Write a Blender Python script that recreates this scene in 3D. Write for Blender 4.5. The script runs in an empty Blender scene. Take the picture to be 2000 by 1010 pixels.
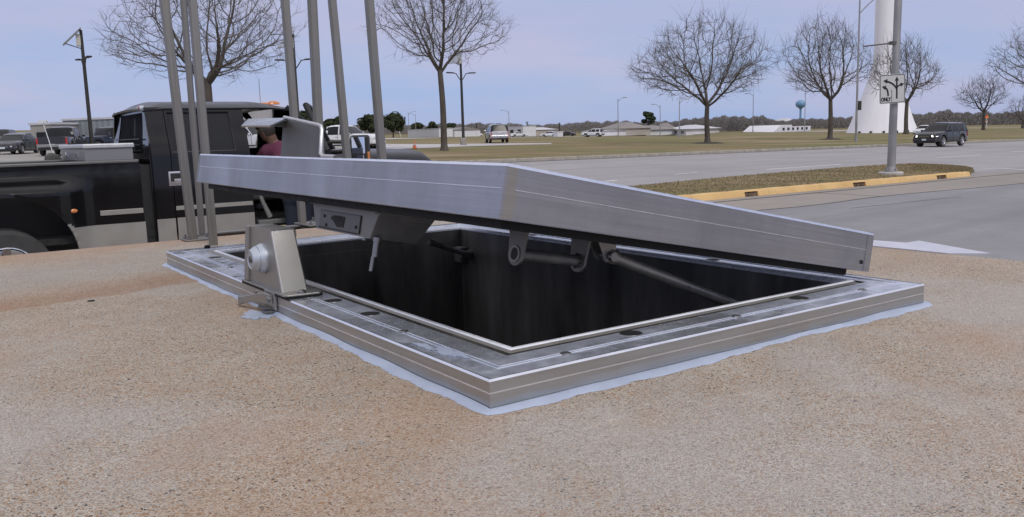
import bpy, bmesh, math, random
import numpy as np
from mathutils import Vector, Matrix

rad = math.radians
random.seed(7)
S = bpy.context.scene
COL = S.collection

# ------------------------------------------------------------------ camera
CAM_Z = 1.70           # eye height above the road
F_PX, PITCH, ROLL = 1676.5, 0.145, 0.0293
_cp, _sp, _cr, _sr = math.cos(PITCH), math.sin(PITCH), math.cos(ROLL), math.sin(ROLL)
FW = Vector((0, _cp, -_sp))
_r0, _u0 = Vector((1, 0, 0)), Vector((0, _sp, _cp))
RT = _r0 * _cr - _u0 * _sr
UP = _u0 * _cr + _r0 * _sr
CAMP = Vector((0, 0, CAM_Z))
cam = bpy.data.cameras.new('camera')
camo = bpy.data.objects.new('camera', cam)
COL.objects.link(camo)
m = Matrix((RT, UP, -FW)).transposed().to_4x4()
m.translation = CAMP
camo.matrix_world = m
cam.sensor_fit = 'HORIZONTAL'
cam.sensor_width = 36.0
cam.lens = F_PX / 2000 * 36
cam.clip_start = 0.05
cam.clip_end = 6000
S.camera = camo

# ------------------------------------------------------------------ sky, sun, exposure
SUN_EL, SUN_ROT = rad(46), rad(152)
W = bpy.data.worlds.new('World')
S.world = W
W.use_nodes = True
nt = W.node_tree
nt.nodes.clear()
N_ = nt.nodes.new
out = N_('ShaderNodeOutputWorld')
mixs = N_('ShaderNodeMixShader')
bg1, bg2 = N_('ShaderNodeBackground'), N_('ShaderNodeBackground')
sky = N_('ShaderNodeTexSky')
sky.sky_type = 'NISHITA'
sky.sun_disc = False
sky.sun_elevation = SUN_EL
sky.sun_rotation = SUN_ROT
bg1.inputs['Strength'].default_value = 0.10
tc = N_('ShaderNodeTexCoord')
sep = N_('ShaderNodeSeparateXYZ')
ramp = N_('ShaderNodeValToRGB')
cr = ramp.color_ramp
cr.elements[0].position = 0.0
cr.elements[0].color = (.335, .465, .77, 1)
cr.elements[1].position = 1.0
cr.elements[1].color = (1.22, 1.20, 1.18, 1)
for p_, c_ in ((.05, (.36, .47, .77)), (.13, (.42, .475, .725)), (.40, (.80, .82, .94))):
    e = cr.elements.new(p_)
    e.color = (*c_, 1)
mp = N_('ShaderNodeMapping')
mp.inputs['Scale'].default_value = (1.5, 1.5, 8)
nz = N_('ShaderNodeTexNoise')
nz.inputs['Scale'].default_value = 2.1
nz.inputs['Detail'].default_value = 5
nz.inputs['Roughness'].default_value = .55
nr = N_('ShaderNodeValToRGB')
nr.color_ramp.elements[0].position = .38
nr.color_ramp.elements[1].position = .70
cm = N_('ShaderNodeMix')
cm.data_type = 'RGBA'
cm.inputs[7].default_value = (.54, .515, .70, 1)
mu = N_('ShaderNodeMath')
mu.operation = 'MULTIPLY'
mu.inputs[1].default_value = .80
L = nt.links.new
L(tc.outputs['Generated'], sep.inputs[0])
L(sep.outputs['Z'], ramp.inputs[0])
L(tc.outputs['Generated'], mp.inputs[0])
L(mp.outputs[0], nz.inputs['Vector'])
L(nz.outputs['Fac'], nr.inputs[0])
L(nr.outputs[0], mu.inputs[0])
L(mu.outputs[0], cm.inputs[0])
L(ramp.outputs[0], cm.inputs[6])
L(cm.outputs[2], bg2.inputs['Color'])
L(sky.outputs[0], bg1.inputs['Color'])
L(bg1.outputs[0], mixs.inputs[1])
L(bg2.outputs[0], mixs.inputs[2])
mixs.inputs[0].default_value = .88
L(mixs.outputs[0], out.inputs[0])

sun = bpy.data.lights.new('sun', 'SUN')
sun.energy = 1.4
sun.angle = rad(14)
sun.color = (1.0, .95, .88)
suno = bpy.data.objects.new('sun', sun)
COL.objects.link(suno)
_sd = Vector((math.sin(SUN_ROT) * math.cos(SUN_EL), math.cos(SUN_ROT) * math.cos(SUN_EL), math.sin(SUN_EL)))
suno.rotation_euler = _sd.to_track_quat('Z', 'Y').to_euler()

S.view_settings.view_transform = 'Standard'
S.view_settings.look = 'None'
S.view_settings.exposure = 0.0
S.view_settings.gamma = 1.0
S.cycles.max_bounces = 8
S.cycles.transparent_max_bounces = 12

# ------------------------------------------------------------------ where things stand
GX, GY = -.022, .0078          # the lot slopes gently
def _ss(x, a, b_):
    t = max(0.0, min(1.0, (x - a) / (b_ - a)))
    return t * t * (3 - 2 * t)
def gz(x, y):
    # beyond the lawn the middle of the field dips towards the far road
    q = x / max(1.0, y)
    dip = .009 * (max(110.0, min(300.0, y)) - 110.0) * _ss(q, -.19, -.13) * (1 - _ss(q, .20, .27))
    return GX * x + GY * y - dip
def ray(px, py):
    return FW + RT * ((px - 1000) / F_PX) - UP * ((py - 505) / F_PX)
def G(px, py, h=0.0):
    d = ray(px, py)
    t = (h - CAM_Z) / (d.z - GX * d.x - GY * d.y)
    p = CAMP + d * t
    if p.y > 100:
        lo, hi = 60 / d.y, 3000 / d.y
        for _ in range(60):
            t = (lo + hi) / 2
            p = CAMP + d * t
            if p.z > gz(p.x, p.y) + h: lo = t
            else: hi = t
    p.z = gz(p.x, p.y) + h
    return p
def atY(px, py, Y):
    d = ray(px, py)
    return CAMP + d * (Y / d.y)
def onground(x, y, h=0.0):
    return Vector((x, y, gz(x, y) + h))
SLAB = 1.15
YAW = .6007
NP = Vector((-.0475 * 1.1, 1.5065 * 1.1, SLAB))
AV = Vector((math.cos(YAW), math.sin(YAW), 0))
BV = Vector((-math.sin(YAW), math.cos(YAW), 0))
def wor(u, v, z=0.0):
    p = NP + AV * u + BV * v
    return Vector((p.x, p.y, SLAB + z))
def loc(p):
    d = p - NP
    return Vector((d.dot(AV), d.dot(BV), p.z - SLAB))
def H(px, py, z):
    d = ray(px, py)
    return CAMP + d * ((z - CAM_Z) / d.z)

# ------------------------------------------------------------------ mesh helper
class MB:
    def __init__(self):
        self.v, self.f, self.M = [], [], None
    def add(self, vs, fs):
        o = len(self.v)
        if self.M is not None:
            vs = [self.M @ Vector(p) for p in vs]
        self.v += [tuple(p) for p in vs]
        self.f += [tuple(i + o for i in f) for f in fs]
        return self
    def box(self, c, s, R=None):
        x, y, z = s[0] / 2, s[1] / 2, s[2] / 2
        vs = [Vector(p) for p in ((-x, -y, -z), (x, -y, -z), (x, y, -z), (-x, y, -z), (-x, -y, z), (x, -y, z), (x, y, z), (-x, y, z))]
        if R is not None:
            vs = [R @ p for p in vs]
        c = Vector(c)
        return self.add([p + c for p in vs], [(0, 3, 2, 1), (4, 5, 6, 7), (0, 1, 5, 4), (1, 2, 6, 5), (2, 3, 7, 6), (3, 0, 4, 7)])
    def quad(self, *p):
        return self.add(p, [tuple(range(len(p)))])
    def prism(self, poly, vec):
        """closed prism: polygon of 3D points swept along vec"""
        n = len(poly)
        a = [Vector(p) for p in poly]
        b = [p + Vector(vec) for p in a]
        fs = [tuple(range(n))[::-1], tuple(range(n, 2 * n))]
        fs += [(i, (i + 1) % n, n + (i + 1) % n, n + i) for i in range(n)]
        return self.add(a + b, fs)
    def grid(self, rows, closed=False):
        """rows: list of equal-length point lists"""
        n = len(rows[0])
        fs = []
        for i in range(len(rows) - 1):
            for j in range(n if closed else n - 1):
                k = (j + 1) % n
                fs.append((i * n + j, i * n + k, (i + 1) * n + k, (i + 1) * n + j))
        return self.add([p for r in rows for p in r], fs)
    def tube(self, pts, rs, n=8, caps=True):
        pts = [Vector(p) for p in pts]
        if not hasattr(rs, '__len__'):
            rs = [rs] * len(pts)
        rows = []
        ref = None
        for i, p in enumerate(pts):
            t = (pts[min(i + 1, len(pts) - 1)] - pts[max(i - 1, 0)])
            t = t.normalized() if t.length > 1e-9 else Vector((0, 0, 1))
            if ref is None or abs(ref.dot(t)) > .95:
                ref = Vector((1, 0, 0)) if abs(t.x) < .8 else Vector((0, 1, 0))
            a = (ref - t * ref.dot(t)).normalized()
            ref = a
            b = t.cross(a)
            rows.append([p + a * (rs[i] * math.cos(2 * math.pi * k / n)) + b * (rs[i] * math.sin(2 * math.pi * k / n)) for k in range(n)])
        o = len(self.v)
        self.grid(rows, True)
        if caps:
            self.f.append(tuple(o + k for k in range(n))[::-1])
            e = o + (len(pts) - 1) * n
            self.f.append(tuple(e + k for k in range(n)))
        return self
    def lathe(self, prof, n=24, c=(0, 0, 0), axis=2, caps=True):
        """prof: (r, h) pairs, turned about the axis through c"""
        c = Vector(c)
        rows = []
        for r, h in prof:
            row = []
            for k in range(n):
                x, y = r * math.cos(2 * math.pi * k / n), r * math.sin(2 * math.pi * k / n)
                p = (x, y, h) if axis == 2 else ((h, x, y) if axis == 0 else (y, h, x))
                row.append(c + Vector(p))
            rows.append(row)
        o = len(self.v)
        self.grid(rows, True)
        if caps:
            self.f.append(tuple(o + k for k in range(n))[::-1])
            e = o + (len(rows) - 1) * n
            self.f.append(tuple(e + k for k in range(n)))
        return self
    def build(self, name, mat, parent=None, smooth=False, bevel=0.0, angle=35, solid=0.0, seg=2):
        me = bpy.data.meshes.new(name)
        me.from_pydata(self.v, [], self.f)
        me.update()
        bm = bmesh.new()
        bm.from_mesh(me)
        if getattr(self, 'weld', False) or (solid and smooth):
            bmesh.ops.remove_doubles(bm, verts=bm.verts, dist=.0005)
        if not getattr(self, 'keep', False):
            bmesh.ops.recalc_face_normals(bm, faces=bm.faces)
        bm.to_mesh(me)
        bm.free()
        o = bpy.data.objects.new(name, me)
        COL.objects.link(o)
        if mat:
            me.materials.append(mat)
        if parent:
            o.parent = parent
        if smooth:
            for p in me.polygons:
                p.use_smooth = True
            me.set_sharp_from_angle(angle=rad(angle))
        if solid:
            md = o.modifiers.new('solid', 'SOLIDIFY')
            md.thickness = solid
            md.offset = 0
            if smooth:
                o.modifiers.new('split', 'EDGE_SPLIT').split_angle = rad(40)
        if bevel:
            md = o.modifiers.new('bevel', 'BEVEL')
            md.width = bevel
            md.segments = seg
            md.limit_method = 'ANGLE'
            md.angle_limit = rad(40)
        return o

def tag(o, label=None, cat=None, group=None, kind=None):
    if label: o['label'] = label
    if cat: o['category'] = cat
    if group: o['group'] = group
    if kind: o['kind'] = kind
    return o
def empty(name, p, rz=0.0, label=None, cat=None, group=None):
    o = bpy.data.objects.new(name, None)
    COL.objects.link(o)
    o.location = p
    o.rotation_euler = (0, 0, rz)
    o.empty_display_size = .1
    return tag(o, label, cat, group)

# ------------------------------------------------------------------ materials
def _nodes(name):
    mt = bpy.data.materials.new(name)
    mt.use_nodes = True
    t = mt.node_tree
    return mt, t, t.nodes['Principled BSDF']
def noise(t, scale, detail=3, rough=.55, stretch=None, coord='Object', off=None):
    c = t.nodes.new('ShaderNodeTexCoord')
    n = t.nodes.new('ShaderNodeTexNoise')
    n.inputs['Scale'].default_value = scale
    n.inputs['Detail'].default_value = detail
    n.inputs['Roughness'].default_value = rough
    m_ = t.nodes.new('ShaderNodeMapping')
    if stretch: m_.inputs['Scale'].default_value = stretch
    if off: m_.inputs['Location'].default_value = off
    t.links.new(c.outputs[coord], m_.inputs[0])
    t.links.new(m_.outputs[0], n.inputs['Vector'])
    return n.outputs['Fac']
def cramp(t, fac, stops):
    r = t.nodes.new('ShaderNodeValToRGB')
    e = r.color_ramp.elements
    while len(e) < len(stops): e.new(.5)
    for i, (p, c) in enumerate(stops):
        e[i].position = p
        e[i].color = (*c, 1) if len(c) == 3 else c
    t.links.new(fac, r.inputs[0])
    return r.outputs[0]
def mixc(t, fac, a, b, mode='MIX'):
    n = t.nodes.new('ShaderNodeMix')
    n.data_type = 'RGBA'
    n.blend_type = mode
    for i, x in ((0, fac), (6, a), (7, b)):
        if isinstance(x, bpy.types.NodeSocket): t.links.new(x, n.inputs[i])
        elif i == 0: n.inputs[0].default_value = x
        else: n.inputs[i].default_value = (*x, 1)
    return n.outputs[2]
def math_(t, op, a, b=0.0, clamp=False):
    n = t.nodes.new('ShaderNodeMath')
    n.operation = op
    n.use_clamp = clamp
    for i, x in enumerate((a, b)):
        if isinstance(x, bpy.types.NodeSocket): t.links.new(x, n.inputs[i])
        else: n.inputs[i].default_value = x
    return n.outputs[0]
def mrange(t, v, a, b, c=0.0, d=1.0):
    n = t.nodes.new('ShaderNodeMapRange')
    for i, x in enumerate((v, a, b, c, d)):
        if isinstance(x, bpy.types.NodeSocket): t.links.new(x, n.inputs[i])
        else: n.inputs[i].default_value = x
    return n.outputs[0]
def bump(t, b, h, strength=.3, dist=.01):
    n = t.nodes.new('ShaderNodeBump')
    n.inputs['Strength'].default_value = strength
    n.inputs['Distance'].default_value = dist
    t.links.new(h, n.inputs['Height'])
    t.links.new(n.outputs[0], b.inputs['Normal'])
def setin(t, b, k, v):
    if isinstance(v, bpy.types.NodeSocket): t.links.new(v, b.inputs[k])
    elif isinstance(v, tuple): b.inputs[k].default_value = (*v, 1)
    else: b.inputs[k].default_value = v
def plain(name, col, rough=.5, metal=0.0, var=.12, scale=6, coat=0.0, bmp=0.0, stretch=None, rvar=.1, emit=None, spec=None):
    mt, t, b = _nodes(name)
    n = noise(t, scale, 4, .6, stretch)
    lo = tuple(max(0, c * (1 - var)) for c in col)
    hi = tuple(min(1, c * (1 + var)) for c in col)
    setin(t, b, 'Base Color', cramp(t, n, [(.3, lo), (.7, hi)]))
    setin(t, b, 'Roughness', mrange(t, n, .3, .7, max(.02, rough - rvar), min(1, rough + rvar)))
    setin(t, b, 'Metallic', metal)
    if spec is not None: b.inputs['Specular IOR Level'].default_value = spec
    if coat:
        b.inputs['Coat Weight'].default_value = coat
        b.inputs['Coat Roughness'].default_value = .06
    if bmp:
        bump(t, b, noise(t, scale * 8, 3), bmp, .004)
    if emit:
        b.inputs['Emission Color'].default_value = (*emit[0], 1)
        b.inputs['Emission Strength'].default_value = emit[1]
    return mt
def metal_sheet(name, col, rough, stretch, streak=.12, dirt_reflect=.25, dirt_reflect_col=(.20, .18, .15), cloud=.35, cscale=3.2):
    """mill-finish aluminium: fine drawing lines, cloudy oxide, a few smudges"""
    mt, t, b = _nodes(name)
    s = noise(t, 9, 4, .6, stretch)
    c = noise(t, cscale, 5, .6, (1, 1, .45))
    d = noise(t, 7.0, 6, .7, None, 'Object', (3, 1, 7))
    base = cramp(t, s, [(.25, tuple(x * (1 - streak) for x in col)), (.75, tuple(min(1, x * (1 + streak)) for x in col))])
    base = mixc(t, mrange(t, c, .38, .66, 0, cloud), base, tuple(x * .66 for x in col))
    base = mixc(t, mrange(t, d, .58, .75, 0, dirt_reflect), base, dirt_reflect_col)
    setin(t, b, 'Base Color', base)
    setin(t, b, 'Metallic', .92)
    r = mrange(t, s, .25, .75, rough - .07, rough + .07)
    setin(t, b, 'Roughness', math_(t, 'ADD', r, mrange(t, c, .3, .7, -.09, .11)))
    bump(t, b, s, .06, .002)
    return mt
# ------------------------------------------------------------------ concrete of the slab
def concrete_mat():
    mt, t, b = _nodes('exposed_aggregate')
    tcn = t.nodes.new('ShaderNodeTexCoord')
    def vor(scale, rnd=1.0):
        v = t.nodes.new('ShaderNodeTexVoronoi')
        v.inputs['Scale'].default_value = scale
        v.inputs['Randomness'].default_value = rnd
        t.links.new(tcn.outputs['Object'], v.inputs['Vector'])
        s = t.nodes.new('ShaderNodeSeparateColor')
        t.links.new(v.outputs['Color'], s.inputs[0])
        return v.outputs['Distance'], s.outputs[0], s.outputs[1]
    d1, r1, q1 = vor(135)
    d2, r2, q2 = vor(300)
    d3, r3, q3 = vor(75)
    stone = [(0, (.05, .042, .036)), (.080, (.33, .185, .095)), (.29, (.42, .27, .165)), (.45, (.47, .375, .27)),
             (.62, (.33, .30, .27)), (.80, (.45, .37, .28)), (.965, (.62, .57, .51))]
    def steps(f, st):
        r = t.nodes.new('ShaderNodeValToRGB')
        r.color_ramp.interpolation = 'CONSTANT'
        e = r.color_ramp.elements
        while len(e) < len(st): e.new(.5)
        for i, (p, c) in enumerate(st):
            e[i].position = p
            e[i].color = (*c, 1)
        t.links.new(f, r.inputs[0])
        return r.outputs[0]
    big = noise(t, .9, 5, .6)
    mid = noise(t, 5, 4, .6)
    cement = cramp(t, mid, [(.3, (.315, .278, .232)), (.7, (.45, .408, .352))])
    c = mixc(t, mrange(t, d2, .50, .62), steps(r2, stone), cement)
    big_st = math_(t, 'MULTIPLY', mrange(t, d1, .42, .36), mrange(t, q1, .50, .52))
    c = mixc(t, big_st, c, steps(r1, stone))
    few = math_(t, 'MULTIPLY', mrange(t, d3, .34, .30), mrange(t, q3, .91, .93))
    c = mixc(t, few, c, steps(r3, stone))
    # worn grey patches, warmer ones, pale cement bloom and small dark grit
    c = mixc(t, mrange(t, big, .49, .62, 0, .55), c, (.44, .41, .385))
    c = mixc(t, mrange(t, noise(t, 1.3, 5, .65, None, 'Object', (4, 9, 2)), .52, .70, 0, .55), c, (.40, .255, .16))
    c = mixc(t, mrange(t, noise(t, 4.2, 6, .72, None, 'Object', (1, 3, 8)), .58, .72, 0, .5), c, (.53, .49, .44))
    c = mixc(t, mrange(t, noise(t, 17, 5, .75, None, 'Object', (2, 6, 4)), .63, .72, 0, .45), c, (.16, .125, .095))
    # run-off stain beside the frame
    sp = t.nodes.new('ShaderNodeSeparateXYZ')
    t.links.new(tcn.outputs['Object'], sp.inputs[0])
    x, y = sp.outputs['X'], sp.outputs['Y']
    line = math_(t, 'ADD', math_(t, 'MULTIPLY', math_(t, 'ADD', x, .714), .241), 1.923)
    w = math_(t, 'SUBTRACT', y, line)
    w = math_(t, 'ADD', w, mrange(t, noise(t, 5, 4), .3, .7, -.035, .035))
    fine = mrange(t, noise(t, 30, 4, .7), .35, .65, .55, 1.0)
    side = mrange(t, x, .04, -.02)
    band = math_(t, 'MULTIPLY', mrange(t, w, .0, .035), mrange(t, w, .50, .16))
    band = math_(t, 'MULTIPLY', math_(t, 'MULTIPLY', band, side), fine)
    c = mixc(t, math_(t, 'MULTIPLY', band, .70), c, (.29, .155, .082))
    grey = math_(t, 'MULTIPLY', mrange(t, w, .30, .62), mrange(t, w, 1.5, 1.0))
    grey = math_(t, 'MULTIPLY', grey, mrange(t, x, .35, .05))
    c = mixc(t, math_(t, 'MULTIPLY', grey, .45), c, (.33, .31, .28))
    rim = mrange(t, y, 3.35, 3.62)
    c = mixc(t, math_(t, 'MULTIPLY', rim, .34), c, (.40, .24, .15))
    setin(t, b, 'Base Color', c)
    b.inputs['Roughness'].default_value = .86
    hgt = math_(t, 'ADD', math_(t, 'MULTIPLY', mrange(t, d2, .1, .6, 1, 0), .5), math_(t, 'MULTIPLY', big_st, .6))
    bump(t, b, hgt, .8, .005)
    return mt
M_conc = concrete_mat()
M_alu = metal_sheet('mill_aluminium', (.50, .505, .50), .36, (.22, .22, 13))
M_lid = metal_sheet('lid_aluminium', (.415, .42, .445), .36, (.2, .2, 16), .14, .35, cloud=.8, cscale=2.2)
M_lidpl = metal_sheet('plate_aluminium', (.16, .157, .147), .50, (2, 2, 2), .10, .35)
M_box = metal_sheet('lock_box_aluminium', (.40, .395, .385), .45, (.6, .6, .6), .06, .12)
M_post = metal_sheet('galvanised_post', (.26, .25, .23), .48, (16, 16, .15), .12, .35)
M_bright = plain('bright_aluminium', (.86, .87, .90), .22, .95, .05, 20)
M_chrome = plain('chrome', (.80, .81, .83), .10, 1.0, .04, 4, rvar=.03)
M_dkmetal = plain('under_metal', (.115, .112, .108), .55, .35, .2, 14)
M_lip = plain('lid_lip_black', (.014, .014, .015), .6, .0, .3, 30, spec=.15)
M_pit = plain('pit_wall', (.145, .138, .128), .6, 0, .75, 2.2, stretch=(2, 2, .5), rvar=.2)
M_black = plain('black_void', (.012, .012, .012), .8, 0, .2, 10)
M_rubber = plain('tyre_rubber', (.042, .041, .040), .8, 0, .25, 12)
M_dkm2 = plain('latch_case_grey', (.19, .185, .18), .5, .45, .15, 18)
M_dkm3 = plain('bracket_grey', (.12, .117, .113), .45, .5, .2, 25)
M_pin2 = plain('strut_grey', (.30, .29, .27), .35, .6, .15, 25)
M_channel = metal_sheet('channel_aluminium', (.34, .32, .29), .34, (1, 1, 1), .12, .6, (.15, .125, .10))  # channel's grime and its shade both put into the brown tone
M_shroud = plain('shroud_aluminium', (.50, .54, .60), .42, .75, .08, 30)
M_pin = plain('steel_pin', (.26, .26, .27), .38, .9, .12, 30)

M_lipb = plain('lip_highlight', (.86, .88, .93), .30, .15, .06, 20)  # near-white base carries the bright highlight of the lip
M_hoodcap = metal_sheet('hood_cap_aluminium', (.44, .46, .50), .22, (1, 1, 1), .10, .6, (.22, .25, .32))  # bright base and dark blotches paint the sky reflections of the cap
M_edge = plain('sheared_edge', (.50, .51, .53), .4, .6, .08, 20)
M_tint = metal_sheet('heat_tinted_aluminium', (.40, .38, .345), .42, (.2, .2, 16), .10, .3)
M_line = plain('drawn_edge', (.74, .75, .78), .3, .9, .08, 20)
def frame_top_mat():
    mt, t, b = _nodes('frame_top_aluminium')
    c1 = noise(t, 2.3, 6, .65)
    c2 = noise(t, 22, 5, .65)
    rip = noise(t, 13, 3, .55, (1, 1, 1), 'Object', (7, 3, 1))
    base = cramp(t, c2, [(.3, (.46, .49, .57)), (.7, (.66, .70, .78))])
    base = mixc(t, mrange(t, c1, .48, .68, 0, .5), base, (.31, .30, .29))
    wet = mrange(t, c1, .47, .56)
    setin(t, b, 'Base Color', base)
    b.inputs['Metallic'].default_value = .62
    setin(t, b, 'Roughness', math_(t, 'SUBTRACT', mrange(t, c2, .3, .7, .30, .46), math_(t, 'MULTIPLY', wet, .24)))
    hh = math_(t, 'ADD', math_(t, 'MULTIPLY', math_(t, 'MULTIPLY', mrange(t, rip, .35, .65), wet), .8), math_(t, 'MULTIPLY', c2, .08))
    bump(t, b, hh, .5, .006)
    return mt
M_frametop = frame_top_mat()
M_seal = plain('grey_sealant', (.37, .42, .53), .42, 0, .07, 14, bmp=.2)

# ------------------------------------------------------------------ slab with its opening
HW, HL, HF = 1.565, 2.685, .064          # hatch frame: across, along, height
KR = .62
SB_U0, SB_U1, SB_V0, SB_V1 = -6.0, 2.60, -5.5, 3.71
def slab():
    b = MB()
    i0, i1, j0, j1 = .19, HW - .19 * KR, .19, HL - .19
    us = [SB_U0, i0, i1, SB_U1]
    vs = [SB_V0, j0, j1, SB_V1]
    for a in range(3):
        for c in range(3):
            if a == 1 and c == 1: continue
            b.quad((us[a], vs[c], 0), (us[a + 1], vs[c], 0), (us[a + 1], vs[c + 1], 0), (us[a], vs[c + 1], 0))
    lo = -1.5
    e = [(SB_U0, SB_V0), (SB_U1, SB_V0), (SB_U1, SB_V1), (SB_U0, SB_V1)]
    for k in range(4):
        p, q = e[k], e[(k + 1) % 4]
        b.quad((*p, lo), (*q, lo), (*q, 0), (*p, 0))
    b.keep = True
    o = b.build('concrete_slab', M_conc)
    o.location = NP
    o.rotation_euler = (0, 0, YAW)
    tag(o, 'raised tan exposed-aggregate concrete slab round the open hatch', kind='structure')
    p = MB()
    f = [(i0, j0), (i1, j0), (i1, j1), (i0, j1)]
    for k in range(4):
        a, c = f[k], f[(k + 1) % 4]
        p.quad((*a, 0.0), (*c, 0.0), (*c, -1.45), (*a, -1.45))
        # wall joint, a few cm below the rim
    p.quad((i0, j0, -1.45), (i1, j0, -1.45), (i1, j1, -1.45), (i0, j1, -1.45))
    p.keep = True
    p.build('pit_wall', M_pit, o)
slab()

# ------------------------------------------------------------------ the hatch
hatch = empty('access_hatch', NP, YAW,
              'large open aluminium access hatch with its lid propped up over a dark pit', 'hatch')
def loop(d, z):
    return [(d, d, z), (HW - d * KR, d, z), (HW - d * KR, HL - d, z), (d, HL - d, z)]
def ring(profile):
    b = MB()
    rows = [loop(d, z) for d, z in profile]
    b.grid(rows, True)
    return b
ring([(-.0001, .0345), (-.0016, .035), (-.0016, .0372), (-.0001, .0377)]).build('drawn_line', M_bright, hatch)  # ridge in brighter metal, its highlight put into the colour
ring([(0, .0), (0, .061), (.003, HF)]).build('frame_side', M_alu, hatch)
ring([(.003, HF), (.060, HF), (.061, HF + .0018), (.0635, HF + .0018), (.0645, HF), (.072, HF), (.073, HF + .0015), (.075, HF + .0015), (.076, HF),
      (.136, HF)]).build('frame_top', M_frametop, hatch)
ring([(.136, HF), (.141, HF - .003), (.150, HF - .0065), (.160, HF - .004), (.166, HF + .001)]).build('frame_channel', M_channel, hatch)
ring([(.166, HF + .001), (.170, HF + .004), (.181, HF + .003), (.187, HF - .005), (.1875, HF - .013)]).build('frame_lip', M_lipb, hatch)
ring([(.1876, HF - .012), (.188, -.16)]).build('frame_skirt', M_pit, hatch)
# bright drawn edge on the outer corner
ring([(-.0008, .0605), (.0022, HF + .0012), (.0055, HF + .0012)]).build('frame_edge', M_bright, hatch)

def sealant():
    b = MB()
    rnd = random.Random(3)
    pts = []
    n = 0
    cor = [(0, 0), (HW, 0), (HW, HL), (0, HL)]
    nor = [(0, -1), (1, 0), (0, 1), (-1, 0)]
    wd = [.032, .022, .024, .025]
    inn, mid, outr = [], [], []
    ph = [rnd.uniform(0, 6) for _ in range(8)]
    for k in range(4):
        p, q = Vector(cor[k]), Vector(cor[(k + 1) % 4])
        N = max(12, int((q - p).length / .012))
        for i in range(N):
            t = i / N
            c = p.lerp(q, t)
            s = n * .012
            n += 1
            e = min(t, 1 - t)
            nn = Vector(nor[k])
            el = e * (q - p).length
            if el < .032:        # round the corner
                o2 = Vector(nor[k - 1] if t < .5 else nor[(k + 1) % 4])
                nn = (nn * (.5 + el / .064) + o2 * (.5 - el / .064)).normalized()
            wv = wd[k] * (1 + .28 * math.sin(s * 3.1 + ph[0]) + .2 * math.sin(s * 8.3 + ph[1])) + .004 * math.sin(s * 41 + ph[2]) + rnd.uniform(-.003, .003)
            if k == 3: wv *= .5 + .7 * t if t < .25 else .72     # near long side: list runs L->N
            if k == 3: wv *= 1.0 + .5 * max(0, t - .6)
            if el < .10: wv = .027 + (wv - .027) * el / .10
            wv = max(.008, wv)
            hh = .008 + .003 * math.sin(s * 2.2 + ph[3]) + .0015 * math.sin(s * 17 + ph[4])
            inn.append((c.x + nn.x * .0015, c.y + nn.y * .0015, max(.006, hh)))
            mid.append((c.x + nn.x * wv * .5, c.y + nn.y * wv * .5, .0085 + .002 * math.sin(s * 13 + ph[5])))
            outr.append((c.x + nn.x * wv, c.y + nn.y * wv, .0005))
    b.grid([inn, mid, outr], True)
    b.build('sealant', M_seal, hatch, smooth=True, angle=60)
sealant()
# loose smear of sealant under the clasp
def smear(name, cu, cv, ru, rv, z, parent, mat, seed, th=.003):
    r = random.Random(seed)
    pts = []
    f1, f2, f3 = r.uniform(0, 6), r.uniform(0, 6), r.uniform(0, 6)
    for k in range(72):
        a = 2 * math.pi * k / 72
        q = .85 + .16 * math.sin(3 * a + f1) + .12 * math.sin(7 * a + f2) + .06 * math.sin(17 * a + f3)
        pts.append((cu + ru * q * math.cos(a), cv + rv * q * math.sin(a), z))
    b = MB()
    b.prism(pts, (0, 0, th))
    return b.build(name, mat, parent)
smear('sealant_smear', -.055, 1.27, .045, .085, .0006, hatch, M_seal, 5)
smear('sealant_smear', .052, .245, .022, .075, HF + .0008, hatch, M_seal, 6, .0012)
smear('sealant_smear', .035, .33, .012, .05, HF + .0008, hatch, M_seal, 8, .0015)

# bolt holes and screws of the frame
for (u, v) in ((.101, .764), (.482, .113), (1.124, .116), (1.492, .775), (1.507, 1.915), (.11, 2.30), (.1, 1.02)):
    b = MB()
    z = HF - .0005
    b.lathe([(.029, 0), (.0285, .0010), (.0265, .0012), (.0258, .0006)], 28, (u, v, z), caps=False)
    h = b.build('bolt_hole', M_pin, hatch, smooth=True)
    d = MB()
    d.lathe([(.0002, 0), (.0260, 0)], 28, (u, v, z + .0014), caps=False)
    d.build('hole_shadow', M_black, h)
for (u, v) in ((.242, .062), (.809, .07), (1.351, .066), (.069, .50), (.07, 1.95), (1.53, 1.3)):
    b = MB()
    b.lathe([(.013, 0), (.013, .0015), (.0105, .0035), (.0002, .0042)], 18, (u, v, HF), caps=False)
    b.box((u, v, HF + .0042), (.013, .0022, .0012)).box((u, v, HF + .0045), (.0022, .013, .0012))
    b.build('screw', M_pin, hatch, smooth=True)
b = MB()
b.lathe([(.014, 0), (.014, .010), (.010, .014), (.0002, .015)], 6, (.175, 2.655, HF))
b.build('hex_bolt', M_lip, hatch)

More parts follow.
